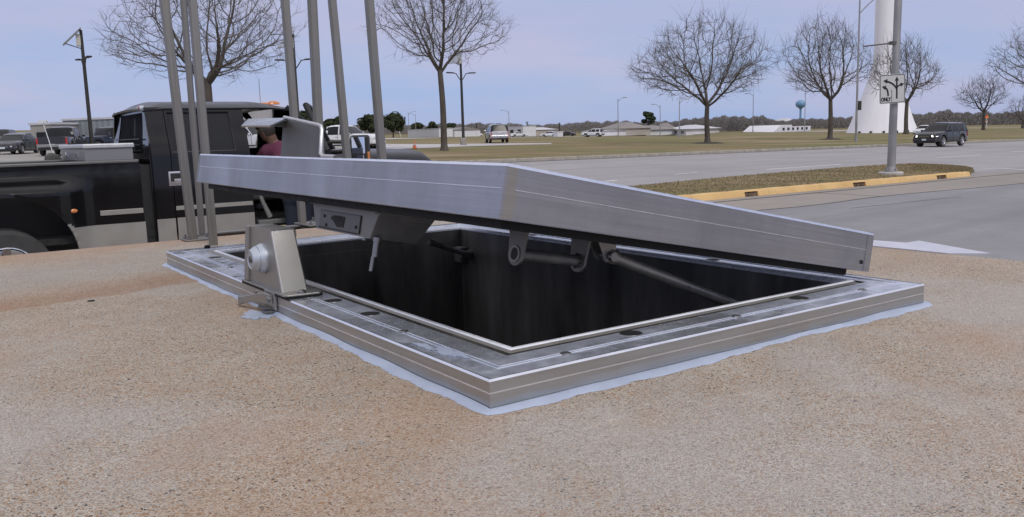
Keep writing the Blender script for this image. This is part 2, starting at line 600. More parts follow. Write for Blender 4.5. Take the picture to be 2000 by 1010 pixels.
# ---- lock box on the frame
def lockbox():
    b = MB()
    b.M = None
    # tapered body: wide foot, narrower top
    z0, z1 = .077, .268
    foot = [(.004, 1.192), (.090, 1.192), (.090, 1.53), (.004, 1.53)]
    top = [(.004, 1.258), (.083, 1.258), (.083, 1.462), (.004, 1.462)]
    b.grid([[(u, v, z0) for u, v in foot], [(u, v, z1) for u, v in top]], True)
    b.quad(*[(u, v, z1) for u, v in top])
    b.quad(*[(u, v, z0) for u, v in foot][::-1])
    body = b.build('lock_box', M_box, hatch, bevel=.005, seg=3, smooth=True)
    p = MB()
    p.prism([(-.004, 1.50, .078), (-.004, 1.542, .078), (-.004, 1.488, .262), (-.004, 1.480, .270), (-.004, 1.452, .270)], (.088, 0, 0))
    p.build('edge_plate', M_box, body, bevel=.003)
    g = MB()
    g.prism([(-.008, 1.130, HF + .0005), (.095, 1.12, HF + .0005), (.118, 1.14, HF + .0005), (.118, 1.555, HF + .0005), (-.008, 1.555, HF + .0005)], (0, 0, .0065))
    g.build('gasket', M_lip, body)
    g = MB()
    g.prism([(-.008, 1.142, HF + .0072), (.0, 1.132, HF + .0072), (.100, 1.122, HF + .0072), (.118, 1.142, HF + .0072), (.118, 1.555, HF + .0072), (-.008, 1.555, HF + .0072)], (0, 0, .006))
    g.build('mounting_flange', M_box, body, bevel=.0015)
    for u, v in ((.055, 1.155), (.105, 1.5)):
        k = MB()
        k.lathe([(.014, 0), (.014, .004), (.009, .008), (.0002, .009)], 20, (u, v, HF + .0132))
        k.build('bolt', M_pin, body, smooth=True)
    # weld beads along the top edge
    w = MB()
    for i in range(14):
        u = .006 + i * .0058
        w.lathe([(.0001, -.003), (.0036, -.001), (.0036, .001), (.0001, .003)], 8, (u, 1.259, z1 - .0005))
    for i in range(4):
        w.lathe([(.0001, -.003), (.0036, -.001), (.0036, .001), (.0001, .003)], 8, (.0835, 1.256 - i * .001, z1 - .004 - i * .006))
    w.build('weld_bead', M_pin, body, smooth=True)
    # conical shroud of the lock
    c = MB()
    cv, cz = 1.345, .170
    c.lathe([(.050, .005), (.050, -.003), (.0430, -.017), (.0405, -.0180), (.0405, -.0205), (.0425, -.0212), (.0320, -.038), (.0295, -.0395), (.0285, -.0380), (.0001, -.0375)], 36, (0, cv, cz), axis=0, caps=False)
    lk = c.build('lock_shroud', M_shroud, body, smooth=True, angle=25)
    c = MB()
    c.lathe([(.0001, -.0415), (.011, -.041), (.0115, -.033)], 24, (0, cv, cz), axis=0, caps=False)
    c.box((-.0418, cv, cz), (.001, .004, .012))
    c.build('keyway', M_dkmetal, body, smooth=True)
lockbox()
# ---- toggle clasp on the side of the frame
def clasp():
    b = MB()
    b.box((-.005, 1.275, .045), (.008, .10, .058))
    body = b.build('clasp', M_box, hatch, bevel=.002)
    a = MB()
    sect = [(1.245, -.014, .016), (1.29, -.018, .018), (1.34, -.024, .016), (1.39, -.036, .012), (1.43, -.045, .012), (1.455, -.049, .015), (1.478, -.045, .015)]
    zc = [.050, .050, .044, .036, .028, .022, .018]
    rows = []
    for (v, u, h), z in zip(sect, zc):
        rows.append([(u - .004, v, z - h), (u + .004, v, z - h), (u + .004, v, z + h), (u - .004, v, z + h)])
    a.grid(rows, True)
    a.quad(*rows[0]); a.quad(*rows[-1])
    a.build('lever', M_box, body, bevel=.002, smooth=True)
    k = MB()
    k.lathe([(.0115, .0), (.0115, -.006), (.007, -.010), (.0001, -.011)], 18, (-.014, 1.255, .050), axis=0)
    k.build('pivot_bolt', M_pin, body, smooth=True)
    k = MB()
    k.lathe([(.006, .0), (.006, -.008), (.0001, -.009)], 14, (-.020, 1.36, .062), axis=0)
    k.build('rivet', M_pin, body, smooth=True)
    t = MB()
    t.tube([(-.012, 1.255, .02), (-.02, 1.30, .012), (-.022, 1.34, .014)], .006, 8)
    t.tube([(-.012, 1.235, .012), (-.03, 1.255, .006), (-.03, 1.285, .008)], .004, 8)
    t.build('spring', M_dkmetal, body, smooth=True)
clasp()

# ---- lid
Nl, Rl, Ll = Vector((.12, .127, .368)), Vector((1.513, .154, .089)), Vector((.078, 2.377, .383))
D1 = (Rl - Nl).normalized()
D2 = Ll - Nl
D2 = (D2 - D1 * D2.dot(D1)).normalized()
D3 = D1.cross(D2)
LW, LL, LT = 1.421, 2.25, .12
def lid():
    b = MB()
    def lp(d, z):
        return [(d, d, z), (LW - d, d, z), (LW - d, LL - d, z), (d, LL - d, z)]
    prof = [(.030, .001), (.002, 0), (0, .002), (0, .116), (.004, LT), (.2, LT + .001)]
    rows = [lp(d, z) for d, z in prof]
    b.grid(rows, True)
    b.quad(*lp(.2, LT + .001))
    o = b.build('lid', M_lid, hatch)
    mm = Matrix((D1, D2, D3)).transposed().to_4x4()
    mm.translation = Nl
    o.matrix_local = mm
    e = MB()
    e.grid([lp(-.0001, .0662), lp(-.0012, .0667), lp(-.0012, .0682), lp(-.0001, .0687)], True)
    e.build('drawn_line', M_line, o)  # light line along the ridge: highlight painted by a paler metal
    # bright rolled edge along the top
    e = MB()
    e.grid([lp(-.0012, .1150), lp(-.0002, .1205), lp(.005, .1222), lp(.009, .1204)], True)
    e.build('top_edge', M_bright, o, smooth=True, angle=60)
    # welded corner strips
    for (x, y) in ((0, 0), (LW, 0), (0, LL)):
        w = MB()
        sx, sy = (1 if x == 0 else -1), (1 if y == 0 else -1)
        ww = .030 if x else .007
        w.prism([(x - .0017 * sx, y - .0017 * sy, .001), (x + ww * sx, y - .0017 * sy, .001), (x + ww * sx, y + .0005 * sy, .001),
                 (x + .0005 * sx, y + .0005 * sy, .001), (x + .0005 * sx, y + .8 * ww * sy, .001), (x - .0017 * sx, y + .8 * ww * sy, .001)], (0, 0, .112))
        w.build('corner_weld', M_lid, o)
    r = MB()
    r.lathe([(.0001, 0), (.0065, 0), (.0065, -.002), (.004, -.003), (.0001, -.003)], 14, (LW - .045, -.0012, .028), axis=1)
    r.build('rivet', M_black, o)
    # underside panel and dark lip
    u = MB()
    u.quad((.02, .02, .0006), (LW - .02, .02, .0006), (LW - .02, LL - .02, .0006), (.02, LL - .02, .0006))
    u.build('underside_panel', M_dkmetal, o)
    g = MB()
    x0, x1, y0, y1, zz, w = .028, 1.352, .03, 2.175, -.020, .028
    ip = lambda d, z: [(x0 + d, y0 + d, z), (x1 - d, y0 + d, z), (x1 - d, y1 - d, z), (x0 + d, y1 - d, z)]
    g.grid([ip(0, .0004), ip(0, zz + .004), ip(.004, zz), ip(w - .004, zz), ip(w, zz + .004), ip(w, .0004)], True)
    g.build('lid_lip', M_lip, o)
    # shroud plate that closes over the lock box: web, sloped cap and foot
    th = .007
    p = MB()
    p.prism([(.010, 1.325, .121), (.010, 1.008, .121), (.010, 1.020, .215), (.010, 1.034, .219), (.010, 1.345, .251)], (-th, 0, 0))
    sh = p.build('lock_hood', M_lidpl, o)
    p = MB()
    p.prism([(.004, 1.008, .1225), (.004, .885, .1225), (.09, .885, .1225), (.09, 1.32, .1225), (.011, 1.32, .1225)], (0, 0, .006))
    p.build('hood_foot', M_lidpl, sh)
    p = MB()   # rounded light edges of the bent plate
    p.tube([(.0065, .90, .1255), (.0065, .985, .126), (.0065, 1.003, .134), (.0065, 1.006, .15), (.0065, 1.017, .207), (.0065, 1.026, .219), (.0065, 1.05, .2235), (.0065, 1.345, .2545)], .0062, 8)
    p.build('hood_edge', M_edge, sh, smooth=True)
    def lpx(px, py, xp):      # point of the lid's own plane x = xp seen at a pixel
        o_ = wor(*(Nl + D1 * xp))
        nw = AV * D1.x + BV * D1.y + Vector((0, 0, D1.z))
        d = ray(px, py)
        q = loc(CAMP + d * ((o_ - CAMP).dot(nw) / d.dot(nw))) - Nl
        return Vector((q.dot(D1), q.dot(D2), q.dot(D3)))
    p = MB()   # cap: bent forward and down on its outer side
    pl = [lpx(562, 230, .012), lpx(527, 245, -.075), lpx(471, 245.5, -.085), lpx(485, 232, -.035)]
    nrm = (pl[1] - pl[0]).cross(pl[2] - pl[0]).normalized()
    if nrm.z < 0: nrm = -nrm
    p.add([q for q in pl] + [q - nrm * .006 for q in pl], [(0, 1, 2), (0, 2, 3), (4, 6, 5), (4, 7, 6), (0, 4, 5, 1), (1, 5, 6, 2), (2, 6, 7, 3), (3, 7, 4, 0)])
    p.build('hood_cap', M_hoodcap, sh)
    p = MB()
    p.add([lpx(560, 232, .010), lpx(530, 246, -.060), lpx(560, 249, .010)], [(0, 1, 2)])
    p.build('gusset', M_lidpl, sh, solid=.004)
    # heat-tinted band by the welded front corner
    rr = random.Random(4)
    ed = [(x_, -.0016, z_) for z_, x_ in ((z, .034 + rr.uniform(-.006, .006)) for z in np.linspace(.115, .002, 12))]
    p = MB()
    p.prism([(.007, -.0016, .002), (.007, -.0016, .115)] + ed, (0, .0014, 0))
    p.build('heat_tint', M_tint, o)
    # latch case under the front edge
    c = MB()
    tp = [(.06, .669), (.245, .669), (.245, 1.141), (.06, 1.141)]
    bt = [(.06, .709), (.216, .709), (.216, 1.091), (.06, 1.091)]
    c.grid([[(x, y, -.001) for x, y in tp], [(x, y, -.020) for x, y in tp], [(x, y, -.098) for x, y in bt]], True)
    c.quad(*[(x, y, -.098) for x, y in bt])
    ca = c.build('latch_case', M_dkm2, o, bevel=.002)
    c = MB()
    c.box((.155, .905, -.0195), (.206, .488, .005))
    c.box((.17, .680, -.030), (.13, .012, .008))
    c.build('case_flange', M_dkm2, ca)
    c = MB()
    c.prism([(.058, .776, -.042), (.058, 1.066, -.041), (.058, 1.066, -.089), (.058, .784, -.090)], (.0005, 0, 0))
    c.box((.0575, .92, -.0405), (.003, .29, .0035)).box((.0575, .778, -.066), (.003, .004, .05))
    c.build('access_panel', M_dkm3, ca)
    c = MB()
    c.box((.0578, .775, -.066), (.0012, .006, .052)).box((.0578, .92, -.0385), (.0012, .29, .0025)).box((.0578, .925, -.0915), (.0012, .285, .003))
    c.build('panel_seam', M_black, ca)
    c = MB()
    c.prism([(.0566, .915, -.047), (.0566, .965, -.049), (.0566, .985, -.058), (.0566, .960, -.066), (.0566, .930, -.082), (.0566, .885, -.081), (.0566, .880, -.049)], (.001, 0, 0))
    for y, z in ((1.03, -.055), (.80, -.073), (1.01, -.082)):
        k = MB()
        k.lathe([(.005, 0), (.005, -.002), (.0001, -.0025)], 10, (.0575, y, z), axis=0)
        k.build('panel_screw', M_black, ca)
    c.build('key_slot', M_black, ca)
    c = MB()
    c.tube([(.080, .700, -.092), (.080, .700, -.104)], .0125, 16)
    c.tube([(.080, .700, -.104), (.080, .700, -.148)], .0095, 16)
    c.tube([(.077, .704, -.148), (.076, .705, -.190)], .0062, 12)
    c.tube([(.06, .74, -.100), (.06, .74, -.106)], .007, 10)
    c.build('latch_bolt', M_pin, ca, smooth=True)
    c = MB()
    c.lathe([(.0001, -.012), (.009, -.008), (.012, 0), (.009, .008), (.0001, .012)], 14, (.045, .655, -.014))
    c.build('bolt_head', M_dkm3, ca, smooth=True)
    # a pair of ears with a cross tube
    for x in (.165, .362):
        e = MB()
        n = 22
        outl = [(x, .112, 0), (x, .188, 0)] + [(x, .15 + .029 * math.cos(a), -.074 + .029 * math.sin(a)) for a in np.linspace(.15, -math.pi - .15, n)]
        hole = [(x, .15 + .0145 * math.cos(a), -.074 + .0145 * math.sin(a)) for a in np.linspace(0, 2 * math.pi, 20, endpoint=False)]
        e.prism(outl, (.008, 0, 0))
        ear = e.build('hinge_ear', M_dkm3, o, bevel=.0012)
        if x < .2:
            h = MB()
            h.lathe([(.0205, 0), (.0205, -.003), (.0155, -.003), (.0145, -.0002)], 24, (x, .15, -.074), axis=0, caps=False)
            h.build('eye', M_dkm2, ear, smooth=True)
            h = MB()
            h.lathe([(.0001, 0), (.0150, 0)], 24, (x - .0006, .15, -.074), axis=0, caps=False)
            h.build('eye_hole', M_black, ear)
    e = MB()
    e.tube([(.173, .15, -.074), (.362, .15, -.074)], .0145, 18)
    for a in range(9):
        e.lathe([(.0001, -.004), (.005, 0), (.0001, .004)], 8, (.360, .15 + .017 * math.cos(a * .7), -.074 + .017 * math.sin(a * .7)))
    e.build('cross_tube', M_dkm3, o, smooth=True)
    # V bracket for the stay
    for y, mt in ((.130, M_box), (.168, M_dkm3)):  # lit plate pale, shaded plate dark: the light is in the colours
        e = MB()
        e.prism([(.395, y, .0), (.470, y, .0), (.470, y, -.035), (.462, y, -.060), (.446, y, -.066), (.436, y, -.060)], (0, .006, 0))
        e.build('stay_bracket', mt, o, bevel=.0008)
    e = MB()
    e.lathe([(.012, -.012), (.012, .0), (.007, .001), (.007, .05), (.011, .05), (.011, .058)], 12, (.452, .124, -.052), axis=1)
    e.build('stay_pin', M_pin, o, smooth=True)
    return o


lid_o = lid()
b = MB()
b.tube([(.552, .275, .232), (.58, .278, .222)], .020, 14)
b.tube([(.575, .278, .224), (.63, .284, .202), (1.32, .36, -.070)], .0155, 14)
b.tube([(1.31, .36, -.066), (1.42, .372, -.112)], .007, 10)
b.build('gas_strut', M_pin2, hatch, smooth=True)
b = MB()
def hatch_v(px, py, v):
    d = ray(px, py)
    return loc(CAMP + d * ((wor(0, v) - CAMP).dot(BV) / d.dot(BV)))
_q0, _q1 = hatch_v(836, 472, 1.0), hatch_v(912, 497, 2.40)
b.tube([_q0, _q0.lerp(_q1, .5), _q1], [.010, .010, .014], 10)
b.build('stay_arm', M_dkm3, hatch, smooth=True)
b = MB()
b.box((_q1.x, 2.46, _q1.z - .005), (.05, .07, .08))
b.lathe([(.022, -.05), (.022, .05)], 12, (_q1.x, 2.39, _q1.z), axis=0)
b.build('wall_bracket', M_pit, hatch, bevel=.006)
b = MB()
b.box((1.38, .36, -.095), (.03, .05, .06))
b.box((1.425, .36, -.095), (.07, .09, .09))
b.build('strut_mount', M_pit, hatch)

# ------------------------------------------------------------------ posts behind the hatch
def post(name, foot, top_px, w, label, plate=None, rounded=False, ztop=2.9):
    p0 = foot
    p1 = atY(top_px[0], top_px[1], foot.y)
    d = (p1 - p0) / (p1.z - p0.z)
    o = empty(name, p0, YAW, label, 'post', 'tall metal posts behind the hatch')
    R = Matrix.Rotation(-YAW, 3, 'Z')
    t = R @ (d * ztop)
    b = MB()
    h = w / 2
    if rounded:
        b.tube([(0, 0, 0), t], h, 20)
        b.build('tube', M_post, o, smooth=True)
    else:
        rows = []
        c = .12 * w
        sq = [(-h + c, -h), (h - c, -h), (h, -h + c), (h, h - c), (h - c, h), (-h + c, h), (-h, h - c), (-h, -h + c)]
        for z in (0, 1):
            rows.append([(x + t.x * z, y + t.y * z, t.z * z) for x, y in sq])
        b.grid(rows, True)
        b.quad(*rows[0]); b.quad(*rows[1])
        b.build('tube', M_post, o)
    if plate:
        (cx, cy, sx, sy) = plate
        k = MB()
        k.box((cx, cy, .005), (sx, sy, .010))
        k.build('base_plate', M_post, o, bevel=.002)
        for dx, dy in ((-1, -1), (1, 1), (-1, 1), (1, -1)):
            bx, by = cx + dx * (sx / 2 - .022), cy + dy * (sy / 2 - .022)
            if abs(bx) < h + .012 and abs(by) < h + .012: continue
            k = MB()
            k.lathe([(.013, 0), (.013, .010), (.007, .0101), (.007, .024), (.0001, .026)], 6, (bx, by, .010))
            k.build('anchor_bolt', M_pin, o)
    return o
EDGE_V = 3.98
post('square_post', wor(.355, 3.62), (320.5, 0), .045, 'square metal post bolted to the slab edge, leftmost of the posts', (.03, .0, .17, .12))
post('round_post', wor(.50, EDGE_V), (358, 0), .038, 'slim round-edged post rising just behind the first square post', None, True)
post('square_post', wor(.377, 3.294), (375.5, 0), .040, 'square post whose foot stands on the slab right behind the hatch corner', None)
post('square_post', wor(1.149, EDGE_V + .02), (556.5, 0), .046, 'square post at the end of the low rail, its foot seen under the raised lid', (.04, -.08, .16, .26))
def on_v(px, py, v):
    d = ray(px, py)
    n = BV
    q = wor(0, v)
    return CAMP + d * ((q - CAMP).dot(n) / d.dot(n))
for (px, py, tx, w, lab, v) in ((624.5, 300, 609.5, .052, 'square post standing directly behind the bent hood plate on the lid', 4.0),
                                (677.5, 300, 648.5, .047, 'slim square post between the bent hood plate and the truck mirror', 4.0),
                                (745.5, 305, 721, .053, 'square post standing just right of the truck mirror', 4.0)):
    p = on_v(px, py, v)
    top = atY(tx, 0, p.y)
    d = (top - p) / (top.z - p.z)
    f = p + d * (SLAB - p.z)
    post('square_post', f, (tx, 0), w, lab, (0, 0, .14, .14))
b = MB()
pa, pb = loc(wor(.46, EDGE_V + .02)), loc(wor(2.05, EDGE_V + .02))
b.box(((pa.x + pb.x) / 2, pa.y - .024, -.006), (pb.x - pa.x, .075, .008))
b.box(((pa.x + pb.x) / 2, pa.y + .010, -.040), (pb.x - pa.x, .006, .062))
for u in (.50, 1.15, 1.62, 1.98):
    b.box((u, (3.66 + EDGE_V) / 2, -.016), (.08, EDGE_V - 3.66 + .02, .010))
r = b.build('bottom_rail', M_post)
r.location = NP
r.rotation_euler = (0, 0, YAW)
tag(r, 'low angle-iron rail tying the post feet together along the far slab edge', 'rail')
# curled white sheet at the right slab edge
pp = [loc(H(x, y, SLAB)) for x, y in ((1690, 474), (1705, 471), (1770, 476), (1795, 472), (1935, 497), (1850, 496.5), (1705, 482))]
b = MB()
b.prism([(p.x, p.y, .0008) for p in pp], (0, 0, .004))
r = b.build('sealant_sheet', plain('white_sealant', (.50, .50, .58), .5, 0, .08, 9))
r.location = NP
r.rotation_euler = (0, 0, YAW)
tag(r, 'thin white sheet of dried sealant lying on the right slab edge', 'sealant sheet')
b = MB()
b.lathe([(.014, 0), (.011, .003), (.0001, .004)], 9, (-.431, 1.945, .0))
r = b.build('pebble', M_lip)
r.location = NP
r.rotation_euler = (0, 0, YAW)
r.scale = (1, 1, 1)
tag(r, 'small dark pebble lying on the slab by the rusty stain', 'pebble')
# ------------------------------------------------------------------ ground, roads, lawn
def grass_mat():
    mt, t, b = _nodes('winter_lawn')
    a = noise(t, .055, 6, .62, None, 'Object')
    s = noise(t, .35, 6, .68, (.5, 1.3, 1))
    f = noise(t, 3.5, 5, .75)
    c = cramp(t, s, [(.30, (.145, .125, .064)), (.5, (.225, .178, .098)), (.68, (.30, .232, .142))])
    g = cramp(t, s, [(.3, (.105, .128, .045)), (.7, (.175, .190, .075))])
    c = mixc(t, mrange(t, a, .50, .60, 0, .85), c, g)
    c = mixc(t, mrange(t, f, .35, .7, 0, .5), c, (.115, .098, .055))
    c = mixc(t, mrange(t, noise(t, .16, 5, .65, (.35, 1.0, 1), 'Object', (5, 2, 0)), .50, .62, 0, .6), c, (.36, .285, .185))
    c = mixc(t, mrange(t, noise(t, .11, 5, .65, (.35, 1.0, 1), 'Object', (15, 7, 0)), .53, .64, 0, .7), c, (.115, .150, .048))
    setin(t, b, 'Base Color', c)
    b.inputs['Roughness'].default_value = 1
    b.inputs['Specular IOR Level'].default_value = .1
    bump(t, b, f, .8, .05)
    return mt
def paving_mat(name, col, warm, sc=1.0):
    mt, t, b = _nodes(name)
    n1 = noise(t, .22 * sc, 6, .62, (1, 1, 1))
    n2 = noise(t, 2.2 * sc, 6, .7)
    n3 = noise(t, 34, 3, .7)
    cN = t.nodes.new('ShaderNodeTexCoord')
    mR = t.nodes.new('ShaderNodeVectorRotate')
    mR.rotation_type = 'Z_AXIS'
    mR.inputs['Angle'].default_value = rad(-43)
    mS = t.nodes.new('ShaderNodeMapping')
    mS.inputs['Scale'].default_value = (.03, 1.1, 1)
    nT = t.nodes.new('ShaderNodeTexNoise')
    nT.inputs['Scale'].default_value = 1
    nT.inputs['Detail'].default_value = 5
    t.links.new(cN.outputs['Object'], mR.inputs[0])
    t.links.new(mR.outputs[0], mS.inputs[0])
    t.links.new(mS.outputs[0], nT.inputs['Vector'])
    c = cramp(t, n1, [(.32, tuple(x * .84 for x in col)), (.68, tuple(x * 1.12 for x in col))])
    c = mixc(t, mrange(t, n2, .45, .72, 0, .6), c, warm)
    c = mixc(t, mrange(t, nT.outputs['Fac'], .46, .64, 0, .45), c, tuple(x * .66 for x in col))
    c = mixc(t, mrange(t, noise(t, .8, 5, .7, None, 'Object', (9, 4, 0)), .62, .74, 0, .5), c, tuple(x * .6 for x in col))
    c = mixc(t, mrange(t, n3, .35, .65, 0, .35), c, tuple(x * .62 for x in col))
    setin(t, b, 'Base Color', c)
    b.inputs['Roughness'].default_value = .85
    bump(t, b, n3, .3, .006)
    return mt
M_grass = grass_mat()
M_road = paving_mat('road_concrete', (.33, .315, .32), (.29, .265, .25))
M_lot = paving_mat('lot_concrete', (.33, .315, .29), (.28, .25, .215))
M_apron = paving_mat('apron_asphalt', (.245, .24, .25), (.215, .205, .20))
M_lane = paving_mat('lane_concrete', (.295, .265, .238), (.255, .212, .18))
M_pale = paving_mat('pale_concrete', (.50, .48, .48), (.44, .41, .39))
M_paint = plain('road_paint', (.72, .72, .72), .6, 0, .14, 5)
M_kerb = plain('kerb_concrete', (.30, .275, .24), .9, 0, .25, 3)
M_joint = plain('joint_tar', (.055, .052, .05), .8, 0, .3, 2)
def yellow_mat():
    mt, t, b = _nodes('yellow_kerb_paint')
    n1 = noise(t, 1.4, 5, .65)
    chip = noise(t, 5.5, 6, .72, (1, 1, 1), 'Object', (3, 8, 1))
    c = cramp(t, n1, [(.3, (.56, .35, .135)), (.7, (.70, .48, .21))])
    c = mixc(t, mrange(t, chip, .60, .66, 0, .85), c, (.33, .285, .23))
    c = mixc(t, mrange(t, noise(t, 14, 4, .7), .55, .75, 0, .4), c, (.36, .24, .12))
    setin(t, b, 'Base Color', c)
    b.inputs['Roughness'].default_value = .7
    bump(t, b, chip, .3, .004)
    return mt
M_yellow = yellow_mat()

def sheet(name, pts, h, mat, kind='structure', parent=None, sub=0):
    """flat paved sheet following the gentle slope of the lot"""
    b = MB()
    b.quad(*[(p[0], p[1], gz(p[0], p[1]) + h) for p in pts])
    o = b.build(name, mat, parent)
    if kind and not parent: o['kind'] = kind
    return o
b = MB()
_ys = [-60, 5, 60, 100] + [110 + 10 * k for k in range(20)] + [320, 400, 600, 1000, 1800, 3000]
_qs = [-6, -2.5, -1, -.5, -.3] + [-.20 + .02 * k for k in range(25)] + [.4, .6, 1, 2.5, 6]
b.grid([[(q * max(60, y), y, gz(q * max(60, y), y) - .012) for q in _qs] for y in _ys])
tag(b.build('ground', M_grass), kind='structure')

ka, kb = G(997, 317), G(2000, 275)
kd = (kb - ka).normalized()
def kpt(s, off=0.0):
    """point along the far kerb line, off = metres towards the camera"""
    p = ka + kd * s
    nn = Vector((kd.y, -kd.x, 0)).normalized()
    p = p + nn * off
    return Vector((p.x, p.y, gz(p.x, p.y)))
road = sheet('road', [kpt(-95), kpt(240), kpt(240, 75), kpt(-95, 75)], .0, M_road)
lot = sheet('parking_lot', [(-140, 20), (-13, 27), (-14.5, 60), (-10.5, 64), (-13, 92), (-150, 92)], .004, M_lot)
sheet('driveway', [G(690, 291.5), G(780, 291.0), G(900, 286.5), G(1000, 283.2), G(1076, 281.6), G(1078, 279.6), G(1000, 280.0), G(850, 281.5), G(690, 281)], .006, M_pale)
def strip(name, pts, w, h, mat, kind='structure', parent=None):
    b = MB()
    pts = [Vector(p) for p in pts]
    L_, R_ = [], []
    for i, p in enumerate(pts):
        d = (pts[min(i + 1, len(pts) - 1)] - pts[max(i - 1, 0)])
        d.z = 0
        d.normalize()
        n = Vector((-d.y, d.x, 0)) * (w / 2)
        for arr, q in ((L_, p + n), (R_, p - n)):
            arr.append((q.x, q.y, gz(q.x, q.y) + h))
    b.grid([L_, R_])
    o = b.build(name, mat, parent)
    if kind and not parent: o['kind'] = kind
    return o
strip('far_road', [G(990, 268.5), G(1100, 267), G(1330, 264), G(1480, 259.0), G(1600, 256.5), G(1800, 251), G(2100, 247.6)], 7.5, .008, M_pale)
strip('far_road', [G(700, 271), G(850, 269.3), G(1000, 268.0)], 7, .0085, M_pale)
# paved lane this side of the yellow kerb, and the asphalt apron before the slab
ya, yb = G(1379, 392.3), G(1896, 344.5)
yd = (yb - ya).normalized()
yn = Vector((yd.y, -yd.x, 0)).normalized()
def ypt(s, off=0.0, h=0.0):
    p = ya + yd * s + yn * off
    return Vector((p.x, p.y, gz(p.x, p.y) + h))
lane = sheet('lane', [ypt(-30, -.2), ypt(80, -.2), ypt(80, 4.4), ypt(-30, 4.4)], .004, M_lane)
jl = [G(1480, 412), G(1560, 405), G(1620, 398), G(1690, 388), G(1760, 380.5), G(1850, 372.5), G(1920, 366.5), G(2060, 353)]
apron = sheet('apron', [p for p in jl] + [wor(30, -6), wor(2.7, -6), wor(2.7, 6.5)], .008, M_apron)
strip('joint', jl, .055, .012, M_joint, parent=lane)
strip('joint', [ypt(-6, .42), ypt(6, .46), ypt(14, .40), ypt(26, .48), ypt(45, .5)], .05, .012, M_joint, parent=lane)
strip('joint', [G(1585, 377), G(1650, 380), G(1722, 384.5)], .035, .012, M_joint, parent=lane)
strip('joint', [G(1660, 408), G(1780, 395), G(1880, 385)], .02, .012, M_joint, parent=apron)
for pts, w in (([(1496, 331.2), (1643, 321.2)], .14), ([(1830, 308), (1918, 302.3)], .13), ([(1317, 341), (1362, 337.3)], .09), ([(1182, 354.8), (1207, 352)], .12), ([(1975, 297), (2060, 291.5)], .13)):
    strip('lane_marking', [G(*p) for p in pts], w, .006, M_paint, parent=road)
strip('stop_line', [G(1915, 329.2), G(1958, 329.6), G(2040, 333.5)], .20, .0065, M_paint, parent=road)
# far kerb
def kerb(name, pts, w, h, mat, closed=False, slope=.03, label=None):
    b = MB()
    pts = [Vector(p) for p in pts]
    rows = []
    for i, p in enumerate(pts):
        d = (pts[min(i + 1, len(pts) - 1)] - pts[max(i - 1, 0)])
        d.z = 0
        d.normalize()
        n = Vector((d.y, -d.x, 0))
        z = gz(p.x, p.y)
        pr = [(0, -.01), (-slope, h - .03), (-slope - .03, h), (-w, h), (-w, -.01)]
        rows.append([(p.x + n.x * a, p.y + n.y * a, z + q) for a, q in pr])
    b.grid(rows)
    b.quad(*rows[0]); b.quad(*rows[-1])
    return b.build(name, mat, None, smooth=True, angle=30)
tag(kerb('kerb', [kpt(s) for s in np.linspace(-70, 200, 60)], .32, .17, M_kerb), kind='structure')
strip('gutter', [kpt(s, .14) for s in np.linspace(-70, 200, 40)], .22, .010, M_joint, parent=road)
# lawn beyond it is a little raised
b = MB()
rows = []
for s in np.linspace(-70, 200, 60):
    row = []
    for off, h in ((-.30, .165), (-3, .20), (-9, .12), (-16, -.03)):
        p = kpt(s, off)
        row.append((p.x, p.y, p.z + h))
    rows.append(row)
b.grid(rows)
tag(b.build('verge', M_grass, smooth=True), kind='structure')
# median island with its yellow kerb
med_far = [G(x, y) for x, y in ((960, 402), (1080, 388), (1180, 377), (1300, 363.5), (1400, 353.2), (1500, 344.2), (1600, 335), (1700, 328), (1760, 325.4), (1800, 326.2), (1850, 328.6), (1885, 331.8), (1903, 336))]
def median():
    near = []
    b = MB()
    s0 = -14.0
    med_far.insert(0, med_far[0] - yd * 26)
    n = len(med_far)
    rows = []
    for i, q in enumerate(med_far):
        t = i / (n - 1)
        s = (q - ya).dot(yd)
        e = (yb - ya).length - .25
        s = min(s, e)
        p = ypt(s, -.16)
        row = []
        for k in range(7):
            f = k / 6
            w = p.lerp(q, f)
            bulge = .15 + .03 * math.sin(math.pi * f) * (1 - t ** 4) - (.14 * max(0, f - .85) / .15)
            row.append((w.x, w.y, gz(w.x, w.y) + bulge))
        row.append((q.x, q.y, gz(q.x, q.y) - .02))
        rows.append(row)
    rows.append([(q.x + yd.x * .05, q.y + yd.y * .05, gz(q.x, q.y) - .02) for q in (Vector(v) for v in rows[-1])])
    b.grid(rows)
    o = b.build('median', M_grass, smooth=True)
    tag(o, 'grassy traffic island between the yellow kerb and the road', kind='structure')
    # blades of grass standing on it
    g = MB()
    r = random.Random(11)
    for _ in range(30000):
        i = min(n - 2, 1 + int(r.random() ** .8 * (n - 2)))
        a, c, k = r.random(), r.random(), r.randrange(6)
        A0, A1 = Vector(rows[i][k]), Vector(rows[i + 1][k])
        B0, B1 = Vector(rows[i][k + 1]), Vector(rows[i + 1][k + 1])
        p = A0.lerp(A1, a).lerp(B0.lerp(B1, a), c)
        h = r.uniform(.015, .048)
        an = r.uniform(0, 6.28)
        dx, dy = math.cos(an) * .012, math.sin(an) * .012
        lx, ly = r.uniform(-.04, .04), r.uniform(-.04, .04)
        g.v += [(p.x - dx, p.y - dy, p.z - .005), (p.x + dx, p.y + dy, p.z - .005), (p.x + lx, p.y + ly, p.z + h)]
        m_ = len(g.v)
        g.f.append((m_ - 3, m_ - 2, m_ - 1))
    g.keep = True
    mt, t, bs = _nodes('grass_blades')
    setin(t, bs, 'Base Color', cramp(t, noise(t, 2.2, 4, .8), [(.3, (.13, .135, .055)), (.5, (.225, .18, .098)), (.7, (.27, .175, .105))]))
    bs.inputs['Roughness'].default_value = .9
    go = g.build('grass', mt)
    tag(go, kind='stuff')
median()
